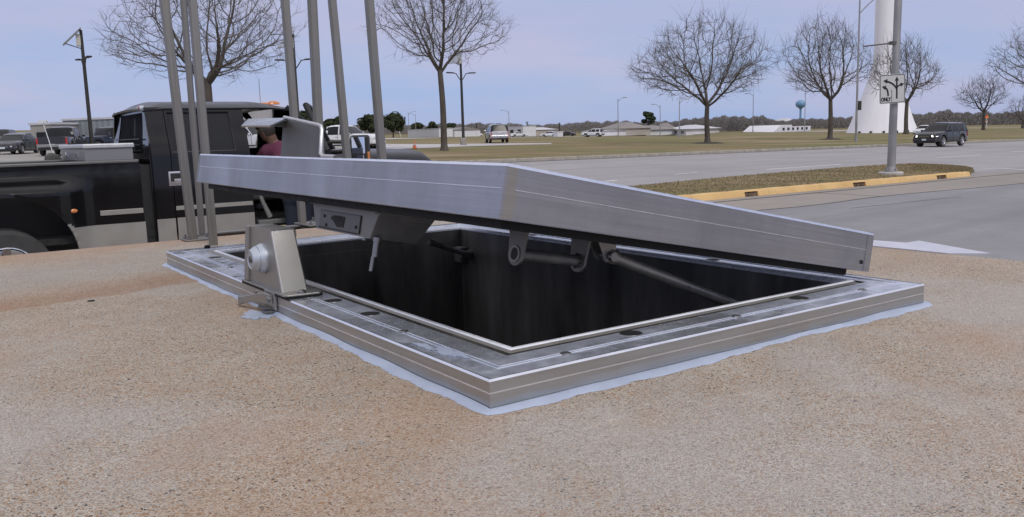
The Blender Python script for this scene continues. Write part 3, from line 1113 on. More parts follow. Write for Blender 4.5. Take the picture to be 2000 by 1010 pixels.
def yellow_kerb():
    ln = (yb - ya).length
    def sx(px):      # kerb abscissa seen at pixel column px
        base = 392.3 + (px - 1379) * (344.5 - 392.3) / (1896 - 1379)
        return (G(px, base) - ya).dot(yd)
    cuts = [(1456, 1482), (1668, 1692), (1831, 1850)]
    spans, s0 = [], -34.0
    gaps = []
    for a, c in cuts:
        spans.append((s0, sx(a)))
        gaps.append((sx(a), sx(c)))
        s0 = sx(c)
    spans.append((s0, ln))
    b = MB()
    r = random.Random(2)
    for a, c in spans:
        rows = []
        N = max(3, int((c - a) / .12))
        for i in range(N + 1):
            s = a + (c - a) * i / N
            j = .006 * math.sin(s * 5.1) + r.uniform(-.004, .004)
            rows.append([ypt(s, .0, -.01), ypt(s, -.035, .115 + j), ypt(s, -.06, .15 + j), ypt(s, -.19, .155 + j * .5), ypt(s, -.20, 0)])
        o = len(b.v)
        b.grid(rows)
        b.quad(*rows[0]); b.quad(*rows[-1])
    for a, c in gaps:       # the cap bridging each drain slot
        b.box((0, 0, 0), (0, 0, 0)) if False else None
        rows = [[ypt(s, -.035, .118), ypt(s, -.06, .15), ypt(s, -.19, .155), ypt(s, -.19, .118)] for s in (a, (a + c) / 2, c)]
        b.grid(rows, True)
    k = b.build('yellow_kerb', M_yellow, smooth=True, angle=30)
    tag(k, 'faded yellow painted kerb along the grassy traffic island', kind='structure')
    for a, c in gaps:
        d = MB()
        d.quad(ypt(a, -.10, .0), ypt(c, -.10, .0), ypt(c, -.11, .125), ypt(a, -.11, .125))
        q = d.build('drain_slot', M_black, k)
        d = MB()
        for i in range(9):
            s = a + (c - a) * (i + .5) / 9
            p = ypt(s, -.075, .045 + r.uniform(-.01, .02))
            d.box(p, (.06, .05, r.uniform(.05, .10)), Matrix.Rotation(r.uniform(0, 3), 3, 'Z'))
        d.build('drain_rubble', M_dkbrown, k)
    d = MB()
    rows = []
    for i in range(6):
        a = i / 5 * math.pi * .5
        rows.append([ypt(ln + .02 + .40 * math.sin(a), -.02 - .35 * (1 - math.cos(a)), z) for z in (-.01, .10 * (1 - i / 7))])
    d.grid(rows)
    rr = [row[1] for row in rows]
    d.quad(*rr, ypt(ln, -.36, .10))
    d.build('kerb_nose', M_kerb, k)
M_dkbrown = plain('drain_rubble', (.17, .11, .07), .9, 0, .4, 9)
yellow_kerb()

# ------------------------------------------------------------------ bare trees (space colonisation)
def bark_mat(name, lo, hi):
    mt, t, b = _nodes(name)
    setin(t, b, 'Base Color', cramp(t, noise(t, 3, 5, .7, (1, 1, .3)), [(.3, lo), (.7, hi)]))
    b.inputs['Roughness'].default_value = .95
    b.inputs['Specular IOR Level'].default_value = .2
    bump(t, b, noise(t, 12, 4, .7, (1, 1, .25)), .6, .03)
    return mt
M_bark = bark_mat('bark', (.060, .052, .044), (.135, .118, .100))
M_twig = bark_mat('twig_bark', (.095, .085, .078), (.18, .165, .15))
M_mulch = plain('mulch', (.045, .036, .028), 1, 0, .4, 4)

def bare_tree(name, label, base, fork_h, trunk_r, crown, seed, natt=1500, D=.28, lean=0.0, twig=.016, mulch=0.0, limbs=4):
    """crown = (cx, zc, rx, rz_up, rz_low) in metres relative to the base"""
    rg = np.random.default_rng(seed)
    cx, zc, rx, ru, rl = crown
    pts = []
    while len(pts) < natt:
        p = rg.uniform(-1, 1, 3)
        q = p @ p
        if q > 1 or (q < .12 and rg.random() < .5): continue
        # lobed outline
        an = math.atan2(p[1], p[0])
        lob = 1 - .20 * (math.sin(3 * an + seed) * math.cos(4 * p[2] + seed * 1.7)) - .16 * math.sin(6 * an + 2.3 * seed + 5 * p[2])
        if q > (lob - .10) ** 2: continue
        # uneven crown: whole pockets stay empty
        vd = math.sin(5.1 * p[0] + seed) + math.sin(4.7 * p[1] + 2.1 * seed) + math.sin(5.6 * p[2] + .7 * seed)
        if vd > .65 and rg.random() < .85: continue
        z = zc + p[2] * (ru if p[2] > 0 else rl)
        tp = 1 - .42 * max(0.0, p[2]) ** 1.3
        pts.append((cx + p[0] * rx * tp, p[1] * rx * tp, z))
    A = np.array(pts)
    nodes, par = [], []
    n0 = max(4, int(fork_h / D))
    for i in range(n0 + 1):
        f = i / n0
        nodes.append((lean * f + .04 * math.sin(f * 5 + seed), .03 * math.sin(f * 4 + 2 * seed), fork_h * f))
        par.append(i - 1)
    # a handful of main limbs set out from the fork
    r = random.Random(seed)
    top = n0
    for k in range(limbs):
        a = 2 * math.pi * (k + r.uniform(-.25, .25)) / limbs + seed
        el = r.uniform(.45, .95)
        prev = top - (k % 2)
        p = np.array(nodes[prev])
        d = np.array([math.cos(a) * math.cos(el), math.sin(a) * math.cos(el), math.sin(el)])
        for _ in range(4):
            p = p + d * D
            d = d + np.array([0, 0, .03])
            d /= np.linalg.norm(d)
            nodes.append(tuple(p))
            par.append(prev)
            prev = len(nodes) - 1
    P = np.array(nodes)
    alive = np.ones(len(A), bool)
    dist = np.full(len(A), 1e9)
    near = np.zeros(len(A), int)
    def upd(i0):
        Q = P[i0:]
        dd = np.linalg.norm(A[:, None] - Q[None], axis=2)
        j = dd.argmin(1)
        m_ = dd[np.arange(len(A)), j]
        s = m_ < dist
        dist[s] = m_[s]
        near[s] = j[s] + i0
    upd(n0)
    dk = D * 1.5
    for it in range(140):
        alive &= dist > dk
        if not alive.any() or len(P) > 9000: break
        idx = np.where(alive)[0]
        u, inv = np.unique(near[idx], return_inverse=True)
        dirs = np.zeros((len(u), 3))
        vec = A[idx] - P[near[idx]]
        vec /= np.linalg.norm(vec, axis=1, keepdims=True)
        np.add.at(dirs, inv, vec)
        dirs /= np.linalg.norm(dirs, axis=1, keepdims=True) + 1e-9
        # keep some of the parent's heading, so limbs sweep rather than zigzag
        pu = np.array(par)[u]
        hd = P[u] - P[np.maximum(pu, 0)]
        hd /= np.linalg.norm(hd, axis=1, keepdims=True) + 1e-9
        dirs = dirs + .85 * hd + np.array([0, 0, .10]) + rg.normal(0, .15, dirs.shape)
        dirs /= np.linalg.norm(dirs, axis=1, keepdims=True)
        new = P[u] + dirs * D
        md = np.concatenate([(((q[:, None] - P[None]) ** 2).sum(2)).min(1) for q in np.array_split(new, max(1, len(new) // 60))])
        okn = md > (.55 * D) ** 2
        if not okn.all():
            alive[np.isin(near, u[~okn]) & alive] = False
            new, u = new[okn], u[okn]
            if not len(new): continue
        i0 = len(P)
        P = np.vstack([P, new])
        par += list(u)
        upd(i0)
    n = len(P)
    par = np.array(par)
    kids = [[] for _ in range(n)]
    for i in range(1, n):
        kids[par[i]].append(i)
    # twigs at and below the tips
    tips = [i for i in range(n0 + 1, n) if not kids[i]]
    extra = []
    for i in range(n0 + 8, n):
        k = 4 if not kids[i] else (1 if r.random() < .7 else 0)
        h = P[i] - P[par[i]]
        h = h / (np.linalg.norm(h) + 1e-9)
        for _ in range(k):
            d = h + rg.normal(0, .42, 3) + np.array([0, 0, .30])
            d /= np.linalg.norm(d)
            ln = r.uniform(.45, 1.35) * (D / .28)
            if not kids[i] and P[i][2] > zc + .2 * ru and r.random() < .30:
                d = d + np.array([0, 0, .9])
                d /= np.linalg.norm(d)
                ln *= 1.9
            mid = P[i] + d * ln * .5
            d2 = d + rg.normal(0, .3, 3) + np.array([0, 0, .12])
            d2 /= np.linalg.norm(d2)
            extra.append((P[i], mid, mid + d2 * ln * .5))
    # radii by the pipe model
    w = np.zeros(n)
    for i in range(n - 1, 0, -1):
        if not kids[i]: w[i] = 1
        w[par[i]] += w[i]
    w[:n0 + 1] = np.maximum(w[:n0 + 1], w.max() * .9)
    expo = math.log(trunk_r / twig) / math.log(max(2, w.max()))
    R_ = twig * np.maximum(w, 1) ** expo
    R_[:n0 + 1] = trunk_r * (1 - .25 * np.arange(n0 + 1) / n0)
    R_[0] *= 1.45
    if n0 > 2: R_[1] *= 1.12
    thick, thin = MB(), MB()
    heads = [(0, None)]
    while heads:
        i, frm = heads.pop()
        ch = [] if frm is None else [frm]
        while True:
            ch.append(i)
            if not kids[i]: break
            ks = sorted(kids[i], key=lambda k: -w[k])
            for k in ks[1:]: heads.append((k, i))
            i = ks[0]
        if len(ch) < 2: continue
        rr = [R_[c] for c in ch]
        if frm is not None: rr[0] = rr[1]
        cut = next((j for j, x in enumerate(rr) if x < trunk_r * .16), len(ch))
        if cut > 1: thick.tube([P[c] for c in ch[:cut + 1]], rr[:cut + 1], 10 if frm is None else 6, False)
        if cut < len(ch) - 1: thin.tube([P[c] for c in ch[max(0, cut - 1 if cut else 0):]], rr[max(0, cut - 1 if cut else 0):], 4, False)
    for a, m_, e in extra:
        thin.tube([a, m_, e], [twig * .75, twig * .6, twig * .35], 3, False)
    o = empty(name, base, 0, label, 'tree', 'bare winter trees')
    thick.keep = thin.keep = True
    thick.build('trunk', M_bark, o, smooth=True, angle=80)
    thin.build('crown', M_twig, o)
    if mulch:
        q = MB()
        rr = random.Random(seed)
        pts = [(mulch * rr.uniform(.85, 1.1) * math.cos(a), mulch * rr.uniform(.85, 1.1) * math.sin(a)) for a in np.linspace(0, 2 * math.pi, 20, endpoint=False)]
        q.grid([[(x, y, GX * x + GY * y - .02) for x, y in pts], [(x * .6, y * .6, .10) for x, y in pts], [(x * .05, y * .05, .14) for x, y in pts]], True)
        q.build('mulch_bed', M_mulch, o, smooth=True)
    return o
def tree_px(label, bpx, fork_py, tr_px, cpx, seed, lean_px=0, **k):
    """bpx = foot pixel; cpx = (left, right, top, bottom) of the crown in pixels"""
    b = G(*bpx, .0)
    if 'z0' in k: b.z += k.pop('z0')
    s = F_PX / b.y
    l, r_, t, bo = cpx
    # account for the leaning picture: crown centre sits above a foot shifted by the roll
    xc = (l + r_) / 2
    vx = bpx[0] + (bpx[1] - (t + bo) / 2) * (1.02e-4 * (bpx[0] - 1000) - .021)
    zc_px = bo - (bo - t) * .38
    return bare_tree('bare_tree', label, b, (bpx[1] - fork_py) / s, tr_px / s / 2,
                     ((xc - vx) / s, (bpx[1] - zc_px) / s, (r_ - l) / 2 / s, (zc_px - t) / s, (bo - zc_px) / s), seed, lean=lean_px / s, **k)
tree_px('broad bare tree rising behind the black pickup cab, its crown cut by the posts', (414, 306), 165, 23, (198, 592, -95, 168), 3, natt=2100, D=.24, twig=.0105, limbs=5)
tree_px('bare tree with a dark straight trunk beside a solar lamp post', (869, 294), 142, 13, (722, 996, -75, 132), 5, natt=2300, D=.22, twig=.0105, lean_px=-3, limbs=5)
tree_px('wide bare tree in the middle of the far lawn, the fullest round crown', (1381, 280), 205, 11, (1232, 1520, 36, 198), 8, natt=2400, D=.25, twig=.0135, mulch=1.7, limbs=5)
tree_px('bare tree standing between the wide tree and the slim street light', (1621, 272.5), 196, 10, (1516, 1706, 34, 188), 12, natt=1800, D=.26, twig=.014, mulch=1.6)
tree_px('bare tree half behind the lane arrow sign and its thick pole', (1769, 262), 200, 8.5, (1698, 1836, 78, 196), 21, natt=1400, D=.42, twig=.024, limbs=4)
tree_px('small bare tree alone beyond the dark sport utility car', (1920, 254), 217, 6, (1874, 1968, 150, 216), 33, natt=1000, D=.42, twig=.026)
tree_px('large bare tree reaching in from the edge of the picture beyond the far lawn', (2046, 254), 190, 15, (1948, 2150, 28, 184), 41, natt=1400, D=.55, twig=.03)
tree_px('low bare shrubby tree at the edge of the picture before the woods', (1998, 251), 236, 6, (1964, 2034, 188, 240), 47, natt=700, D=.42, twig=.026)
# ------------------------------------------------------------------ black pickup parked behind the slab
M_blackpaint = plain('black_paint', (.008, .008, .009), .09, 0, .2, 3, rvar=.03, spec=.38)
M_blackroof = plain('dull_black_paint', (.018, .018, .024), .30, 0, .2, 3, spec=.30)  # same black paint, dulled and blued to set its sky reflection
M_silver = plain('silver_paint', (.33, .315, .285), .38, .35, .05, 4, coat=.3)
M_glassdk = plain('tinted_glass', (.022, .023, .026), .16, 0, .1, 2, rvar=.02, spec=.14)
M_backglass = plain('dull_dark_glass', (.026, .027, .03), .5, 0, .3, 5, spec=0.0)
M_trim = plain('black_trim', (.018, .018, .018), .5, 0, .2, 20)
M_amber = plain('amber_lens', (.58, .20, .06), .25, 0, .08, 30)
M_red = plain('red_lens', (.45, .02, .015), .22, 0, .1, 20)
M_seat = plain('seat_cloth', (.07, .07, .07), .9, 0, .2, 20)
M_mirror = plain('mirror_glass', (.82, .86, .90), .04, 1.0, .02, 3, rvar=.02)
M_lamp = plain('lamp_glass', (.72, .74, .76), .12, .3, .08, 30)
M_rim = plain('wheel_rim', (.50, .50, .51), .30, .8, .1, 12)
def glass_mat(name, col, alpha):
    mt = bpy.data.materials.new(name)
    mt.use_nodes = True
    t = mt.node_tree
    t.nodes.clear()
    o = t.nodes.new('ShaderNodeOutputMaterial')
    tr, gl, mx, fr = (t.nodes.new(x) for x in ('ShaderNodeBsdfTransparent', 'ShaderNodeBsdfGlossy', 'ShaderNodeMixShader', 'ShaderNodeFresnel'))
    tr.inputs[0].default_value = (*col, 1)
    gl.inputs['Roughness'].default_value = .03
    fr.inputs[0].default_value = 1.45
    t.links.new(math_(t, 'ADD', fr.outputs[0], alpha, True), mx.inputs[0])
    t.links.new(tr.outputs[0], mx.inputs[1])
    t.links.new(gl.outputs[0], mx.inputs[2])
    t.links.new(mx.outputs[0], o.inputs[0])
    return mt
M_glass = glass_mat('clear_glass', (.72, .78, .80), .06)
M_glass2 = glass_mat('smoked_glass', (.16, .17, .18), .10)

def wheel(parent, c, r, w, side=-1, rim=M_rim, spokes=5, name='wheel', n=28):
    """tyre and rim turned about the y axis; side = which way the face looks"""
    b = MB()
    h = w / 2
    b.lathe([(r * .60, -h), (r * .93, -h), (r, -h * .6), (r, h * .6), (r * .93, h), (r * .60, h), (r * .60, -h)], n, c, axis=1, caps=False)
    o = b.build(name, M_rubber, parent, smooth=True, angle=40)
    k = MB()
    y0 = side * h
    k.lathe([(r * .64, y0 * .98), (r * .60, y0 * 1.02), (r * .56, y0 * .80), (r * .30, y0 * .45), (.0001, y0 * .45)], n, c, axis=1, caps=False)
    for i in range(spokes):
        a = 2 * math.pi * i / spokes
        R = Matrix.Rotation(a, 3, 'Y')
        k.box(Vector(c) + R @ Vector((0, y0 * .86, r * .34)), (r * .17, h * .22, r * .52), R)
    k.lathe([(.0001, y0 * .98), (r * .15, y0 * .98), (r * .17, y0 * .75)], n, c, axis=1, caps=False)
    k.build('rim', rim, o, smooth=True, angle=40)
    d = MB()
    d.lathe([(.0001, y0 * .55), (r * .52, y0 * .55)], n, c, axis=1, caps=False)
    d.build('spoke_gap_shade', M_black, o)  # black disc painting the shade of the recess between the spokes
    return o

def sm(x, a, b_):
    t = max(0.0, min(1.0, (x - a) / (b_ - a)))
    return t * t * (3 - 2 * t)

def pickup():
    V0 = 7.879
    o0 = wor(0, V0)
    o0.z = gz(o0.x, o0.y) 
    T = empty('pickup_truck', o0, YAW, 'black pickup truck with silver lower panels parked behind the slab, its front door open', 'pickup truck')
    Wd = 1.96
    # ---- bed side as a height field y(s, z): outward is -y
    AC, AR, ZA = -.29, .615, .47
    def bulge(s, z):
        k = sm(s, -1.45, -1.15) * (1 - sm(s, .16, .52))
        return -.17 * k * (1 - sm(z, 1.10, 1.255)) + .012 * sm(z, 1.24, 1.30) - .012 * (sm(z, .74, .80) * 0)
    def side_panel(ss, zs, fn, skip, near=True, snap=False):
        b = MB()
        n = len(zs)
        for s in ss:
            for z in zs:
                y = fn(s, z)
                b.v.append((s, y if near else Wd - y, z))
        for i in range(len(ss) - 1):
            for j in range(n - 1):
                cs, cz = (ss[i] + ss[i + 1]) / 2, (zs[j] + zs[j + 1]) / 2
                if skip(cs, cz): continue
                f = (i * n + j, (i + 1) * n + j, (i + 1) * n + j + 1, i * n + j + 1)
                b.f.append(f)
        if snap:
            used = set(i for f in b.f for i in f)
            cut = set()
            for i in range(len(ss) - 1):
                for j in range(n - 1):
                    cs, cz = (ss[i] + ss[i + 1]) / 2, (zs[j] + zs[j + 1]) / 2
                    if (cs - AC) ** 2 + (cz - ZA) ** 2 < AR ** 2:
                        cut |= {i * n + j, (i + 1) * n + j, (i + 1) * n + j + 1, i * n + j + 1}
            for i in used:
                x, y, z = b.v[i]
                dd = math.hypot(x - AC, z - ZA)
                if i in cut:
                    k = AR / dd
                    b.v[i] = (AC + (x - AC) * k, y, ZA + (z - ZA) * k)
        return b
    def arch_snap(ss, zs, c, r, zc=.40):
        return None
    bed_s = list(np.linspace(-1.75, .955, 110))
    bed_z = list(np.linspace(.55, 1.365, 34))
    inarch = lambda s, z: (s - AC) ** 2 + (z - ZA) ** 2 < AR ** 2
    bodyp = side_panel(bed_s, bed_z, bulge, lambda s, z: inarch(s, z) or z < .745 + .05 * (1 - sm(s, .24, .34)), snap=True)
    body = bodyp.build('bed', M_blackpaint, T, smooth=True, angle=50, solid=.012)
    # smooth lip following the arch
    q = MB()
    rows = []
    for a in np.linspace(.60, math.pi - .60, 40):
        s, z = AC + AR * math.cos(a), ZA + AR * math.sin(a)
        y = bulge(s, z)
        s2, z2 = AC + (AR + .035) * math.cos(a), ZA + (AR + .035) * math.sin(a)
        y2 = bulge(s2, z2)
        rows.append([(s, y + .10, z), (s, y - .010, z), (s2, y2 - .012, z2), (s2, y2 + .004, z2)])
    q.grid(rows)
    q.build('fender_lip', M_blackpaint, body, smooth=True, angle=60)
    lowp = side_panel(list(np.linspace(-1.75, .962, 110)), list(np.linspace(.44, .80, 18)), lambda s, z: bulge(s, z) - .006, lambda s, z: inarch(s, z) or z > .752 + .046 * (1 - sm(s, .24, .34)), snap=True)
    lowp.build('silver_panel', M_silver, body, smooth=True, solid=.010)
    q = MB()
    q.box((.80 - .05, -.012, .872), (.40, .010, .050))
    q.build('side_strip', M_silver, body, bevel=.003)
    # well behind the arch, bed floor and far wall; a dark box paints shade into the cab gap
    q = MB()
    q.box((AC, .42, .70), (1.5, .04, .9)).box((-.35, Wd / 2, .62), (2.6, Wd - .1, .06))
    q.box((1.015, Wd / 2, .92), (.09, Wd - .14, .80)).box((-.4, Wd - .01, .98), (2.7, .02, .78))
    q.build('bed_inner', M_trim, body)
    q = MB()
    q.box((-.39, .035, 1.372), (2.66, .11, .028)).box((-.39, Wd - .035, 1.372), (2.66, .11, .028)).box((.945, Wd / 2, 1.372), (.05, Wd - .15, .028))
    q.build('bed_rail', plain('rail_cap', (.13, .128, .125), .45, 0, .15, 10), body, bevel=.008)
    q = MB()
    q.lathe([(.034, 0), (.030, -.012), (.018, -.018), (.0001, -.020)], 20, (0, 0, 0), axis=1)
    mk = q.build('marker_light', M_amber, body, smooth=True)
    mk.location = (.30, bulge(.30, .92) - .004, .92)
    mk.scale = (1.15, 1, .62)
    # rear wheels: twin tyres on the near side
    wheel(T, (AC, -.045, .385), .39, .22, -1, M_chrome, 8)
    wheel(T, (AC, .26, .385), .39, .22, -1)
    wheel(T, (AC, Wd + .05, .385), .39, .22, 1)
    # ---- cab: section of the near side (y inward with height)
    def cy(z):
        return .0 + .012 * sm(z, .5, .8) * 0 + (.20 * ((z - 1.42) / .5) ** 1.15 if z > 1.42 else -.012 * math.sin((z - .5) / .92 * math.pi))
    cab_z = [.44, .55, .65, .75, .80, .90, 1.0, 1.1, 1.2, 1.3, 1.38, 1.42] + list(np.linspace(1.45, 1.87, 9)) + [1.90]
    def cabside(s0, s1, holes, near, name, parent, mat=M_blackpaint, zmin=.0):
        ss = sorted(set([s0, s1] + [float(x) for x in np.linspace(s0, s1, int((s1 - s0) / .06) + 2)] + [h[k] for h in holes for k in (0, 1)]))
        zs = sorted(set(cab_z + [h[k] for h in holes for k in (2, 3)]))
        zs = [z for z in zs if z >= zmin]
        def skip(s, z): return any(h[0] < s < h[1] and h[2] < z < h[3] for h in holes)
        return side_panel(ss, zs, lambda s, z: cy(z), skip, near).build(name, mat, parent, smooth=True, angle=50, solid=.03)
    rdoor = (1.10, 2.10)
    qwin = (1.285, 1.925, 1.44, 1.855)
    cab = cabside(1.075, 1.255, [], True, 'cab', T)
    rd = cabside(1.262, 2.075, [qwin], True, 'rear_door', T)
    q = MB()
    zs = np.linspace(qwin[2] - .01, qwin[3] + .01, 7)
    q.grid([[(s, cy(z) + .006, z) for z in zs] for s in (qwin[0] - .01, qwin[1] + .01)])
    q.build('quarter_window', M_glassdk, rd, smooth=True)
    q = MB()
    fr = [(qwin[0], qwin[2]), (qwin[1], qwin[2]), (qwin[1], qwin[3]), (qwin[0], qwin[3]), (qwin[0], qwin[2])]
    q.tube([(s, cy(z) - .006, z) for s, z in fr], .012, 6)
    q.build('window_seal', M_trim, rd, smooth=True)
    # handle: chrome surround with dark recess
    q = MB()
    q.M = Matrix.Translation((-.045, 0, .0))
    q.box((1.345, -.026, 1.175), (.165, .012, .145))
    h = q.build('door_handle', M_chrome, rd, bevel=.012, seg=3)
    q = MB()
    q.M = Matrix.Translation((-.045, 0, .0))
    q.box((1.345, -.034, 1.188), (.13, .006, .085))
    q.build('handle_recess', M_trim, h, bevel=.002)
    q = MB()
    q.M = Matrix.Translation((-.045, 0, .0))
    q.box((1.36, -.042, 1.155), (.10, .014, .035))
    q.build('pull', M_chrome, h, bevel=.004)
    q = MB()
    q.box((1.665, -.020, .872), (.80, .014, .046))
    q.build('side_strip', M_silver, rd, bevel=.003)
    q = MB()
    rows = [[(s, cy(z) - .022, z) for z in (.46, .6, .70, .772)] for s in np.linspace(1.268, 2.07, 8)]
    q.grid(rows)
    q.build('silver_panel', M_silver, rd, smooth=True, solid=.012)
    q = MB()
    q.grid([[(s, cy(z) - .022, z) for z in (.46, .6, .70, .770)] for s in (1.07, 1.16, 1.25)])
    q.build('silver_panel', M_silver, cab, smooth=True, solid=.012)
    # far side of the cab with its window openings
    cabside(1.075, 3.05, [(1.295, 1.905, 1.45, 1.845), (2.10, 2.80, 1.45, 1.845)], False, 'far_side', T)
    # rear wall of the cab, with a sliding window
    q = MB()
    def cz_row(z):
        i = cy(z) + .02
        return [(1.075 + .05 * sm(z, 1.4, 1.9), y, z) for y in np.linspace(i, Wd - i, 15)]
    zs = [.5, .9, 1.3, 1.44, 1.50, 1.60, 1.70, 1.80, 1.86, 1.90]
    R_ = [cz_row(z) for z in zs]
    for i in range(len(zs) - 1):
        for j in range(14):
            if 3 <= i < 8 and 2 <= j < 12: continue
            q.quad(R_[i][j], R_[i][j + 1], R_[i + 1][j + 1], R_[i + 1][j])
    cabback = q.build('cab_back', M_blackpaint, T, smooth=True, solid=.03)
    for j0, j1 in ((2, 5.6), (8.4, 12)):
        q = MB()
        a, c = j0 / 14, j1 / 14
        rows = []
        for z in (1.43, 1.87):
            i = cy(z) + .02
            rows.append([(1.072 + .05 * sm(z, 1.4, 1.9), i + (Wd - 2 * i) * t, z) for t in (a, c)])
        q.grid(rows)
        q.build('rear_window', M_backglass, cabback)
    q = MB()
    rows = []
    for z in (1.43, 1.87):
        i = cy(z) + .02
        rows.append([(1.070 + .05 * sm(z, 1.4, 1.9), i + (Wd - 2 * i) * t, z) for t in (.40, .60)])
    q.grid(rows)
    q.build('sliding_pane', M_backglass, cabback)
    q = MB()
    for z in (1.47, 1.53, 1.59):
        q.box((1.045, Wd / 2, z), (.012, 1.25, .012))
    q.build('louver', M_trim, cabback)
    # roof
    q = MB()
    rows = []
    for s in np.linspace(1.06, 2.66, 26):
        e = sm(s, 1.06, 1.28) * (1 - sm(s, 2.30, 2.68))
        zt = 1.895 + .085 * (sm(s, 1.06, 1.24) * .72 + .28) * (1 - .62 * sm(s, 2.25, 2.68))
        row = []
        for k in range(17):
            t = k / 16
            y = .155 + (Wd - .31) * t
            c = math.sin(math.pi * t) ** .42
            row.append((s, y, 1.885 - .02 * (1 - e) + (zt - 1.885) * c))
        rows.append(row)
    q.grid(rows)
    roof = q.build('cab_roof', M_blackroof, T, smooth=True, angle=70, solid=.02)
    for i, t in enumerate((.10, .30, .5, .7, .90)):
        q = MB()
        q.lathe([(.055, 0), (.050, .018), (.034, .034), (.0001, .040)], 16, (0, 0, 0))
        k = q.build('roof_light', M_amber, roof, smooth=True)
        k.location = (2.50, .2 + (Wd - .4) * t, 1.935)
        k.scale = (1.4, .8, 1)
    q = MB()
    q.box((1.098, .42, 1.908), (.04, .16, .045))
    q.build('cargo_light', M_lamp, roof, bevel=.008)
    q = MB()
    q.box((1.094, .42, 1.908), (.04, .06, .04))
    q.build('brake_light', M_red, roof, bevel=.006)
    # windscreen posts, cowl, dash, floor, seats
    for near in (True, False):
        q = MB()
        y = lambda v: v if near else Wd - v
        q.tube([(2.58, y(.195), 1.90), (2.80, y(.13), 1.70), (3.06, y(.06), 1.40)], [.034, .036, .042], 8)
        q.build('windscreen_post', M_blackpaint, T, smooth=True)
    q = MB()
    q.grid([[(2.60, .20, 1.895), (2.60, Wd - .20, 1.895)], [(3.08, .06, 1.39), (3.08, Wd - .06, 1.39)]])
    q.build('windscreen', M_glass, T)
    q = MB()
    q.box((1.9, Wd / 2, .62), (2.3, Wd - .12, .05)).box((3.03, Wd / 2, 1.02), (.12, Wd - .14, .62))
    q.build('cab_floor', M_trim, T)
    q = MB()
    q.box((2.88, Wd / 2, 1.22), (.30, Wd - .2, .22))
    q.build('dashboard', M_seat, T, bevel=.03)
    for y in (.50, 1.45):
        q = MB()
        q.box((2.30, y, .95), (.48, .50, .16))
        s_ = q.build('seat', M_seat, T, bevel=.04, seg=3)
        q = MB()
        q.box((2.08, y, 1.28), (.14, .48, .56), Matrix.Rotation(rad(-10), 3, 'Y'))
        q.box((2.01, y, 1.63), (.10, .26, .14), Matrix.Rotation(rad(-10), 3, 'Y'))
        q.build('seat_back', M_seat, s_, bevel=.03, seg=3)
    q = MB()
    q.tube([(2.10, .05, 1.15), (2.20, .03, .85), (2.26, .02, .70)], [.022, .022, .03], 8)
    q.build('seat_belt', plain('belt_web', (.20, .20, .19), .8, 0, .1, 30), T)
    q = MB()
    q.box((2.58, -.03, .655), (.96, .10, .05))
    q.build('door_sill', plain('sill_grey', (.16, .16, .155), .5, .3, .1, 10), T, bevel=.01)
    # front end: wings, bonnet, nose
    q = MB()
    rows = []
    for s in np.linspace(3.05, 4.62, 22):
        f = (s - 3.05) / 1.57
        hz = 1.375 - .05 * f - .22 * sm(f, .80, 1.0)
        wi = .02 + .10 * sm(f, .6, 1.0)
        zb = .46
        if (s - 3.75) ** 2 < .47 ** 2: zb = max(zb, .40 + math.sqrt(.47 ** 2 - (s - 3.75) ** 2))
        half = [(wi + .05, zb), (wi - .01, zb + .06), (wi - .015, max(zb + .10, .95)), (wi, hz - .17), (wi + .06, hz - .06), (wi + .20, hz), (wi + .5, hz + .035), (Wd / 2, hz + .045)]
        rows.append([(s, y, z) for y, z in half] + [(s, Wd - y, z) for y, z in half[-2::-1]])
    q.grid(rows)
    q.quad(*rows[-1])
    fr = q.build('front_body', M_blackroof, T, smooth=True, angle=45)
    for y in (.10, Wd - .10):
        k = MB()
        k.box((4.60, y + (.14 if y < 1 else -.14), 1.0), (.06, .26, .22))
        k.build('headlight', M_lamp, fr, bevel=.02)
    k = MB()
    k.box((4.63, Wd / 2, 1.0), (.05, 1.15, .24))
    k.build('grille', M_chrome, fr, bevel=.01)
    k = MB()
    k.box((4.70, Wd / 2, .66), (.18, Wd + .02, .24))
    k.build('front_bumper', M_chrome, fr, bevel=.04)
    wheel(T, (3.75, .11, .385), .39, .24, -1)
    wheel(T, (3.75, Wd - .11, .385), .39, .24, 1)
    # ---- open front door, hinged at its leading edge
    hg = Vector((3.02, -.01, 0))
    phi = rad(64)
    du = Vector((-math.cos(phi), -math.sin(phi), 0))       # along the door from hinge to lock edge
    dn = Vector((math.sin(phi), -math.cos(phi), 0))        # its outer face
    def dp(a, z, t=0.0):
        lean_in = (.20 * ((z - 1.42) / .5) if z > 1.42 else 0)
        return hg + du * a + dn * (t - lean_in) + Vector((0, 0, z))
    d = MB()
    rows = [[dp(a, z, .0) for z in (.55, .8, 1.1, 1.3, 1.42)] for a in np.linspace(0, 1.0, 7)]
    d.grid(rows)
    door = d.build('front_door', M_blackpaint, T, smooth=True, solid=.07)
    d = MB()
    d.tube([dp(.02, 1.42), dp(.12, 1.52), dp(.42, 1.80), dp(.55, 1.875), dp(.98, 1.885), dp(1.0, 1.42)], [.03, .03, .028, .028, .03, .032], 8)
    d.build('window_frame', M_trim, door, smooth=True)
    d = MB()
    d.quad(dp(.06, 1.43), dp(.42, 1.79), dp(.56, 1.865), dp(.97, 1.875), dp(.98, 1.43))
    d.build('door_glass', M_glass, door)
    d = MB()
    d.quad(dp(.06, 1.36, -.045), dp(.96, 1.36, -.045), dp(.96, .66, -.045), dp(.06, .66, -.045))
    d.box(dp(.55, 1.02, -.075), (.5, .06, .07), Matrix.Rotation(phi, 3, 'Z'))
    d.build('door_lining', M_seat, door)
    # tow mirror on an arm; its glass faces back along the truck
    d = MB()
    mc = dp(.14, 1.44, .30)
    mc = Vector(loc_to_truck(703, 290, V0)) if False else mc
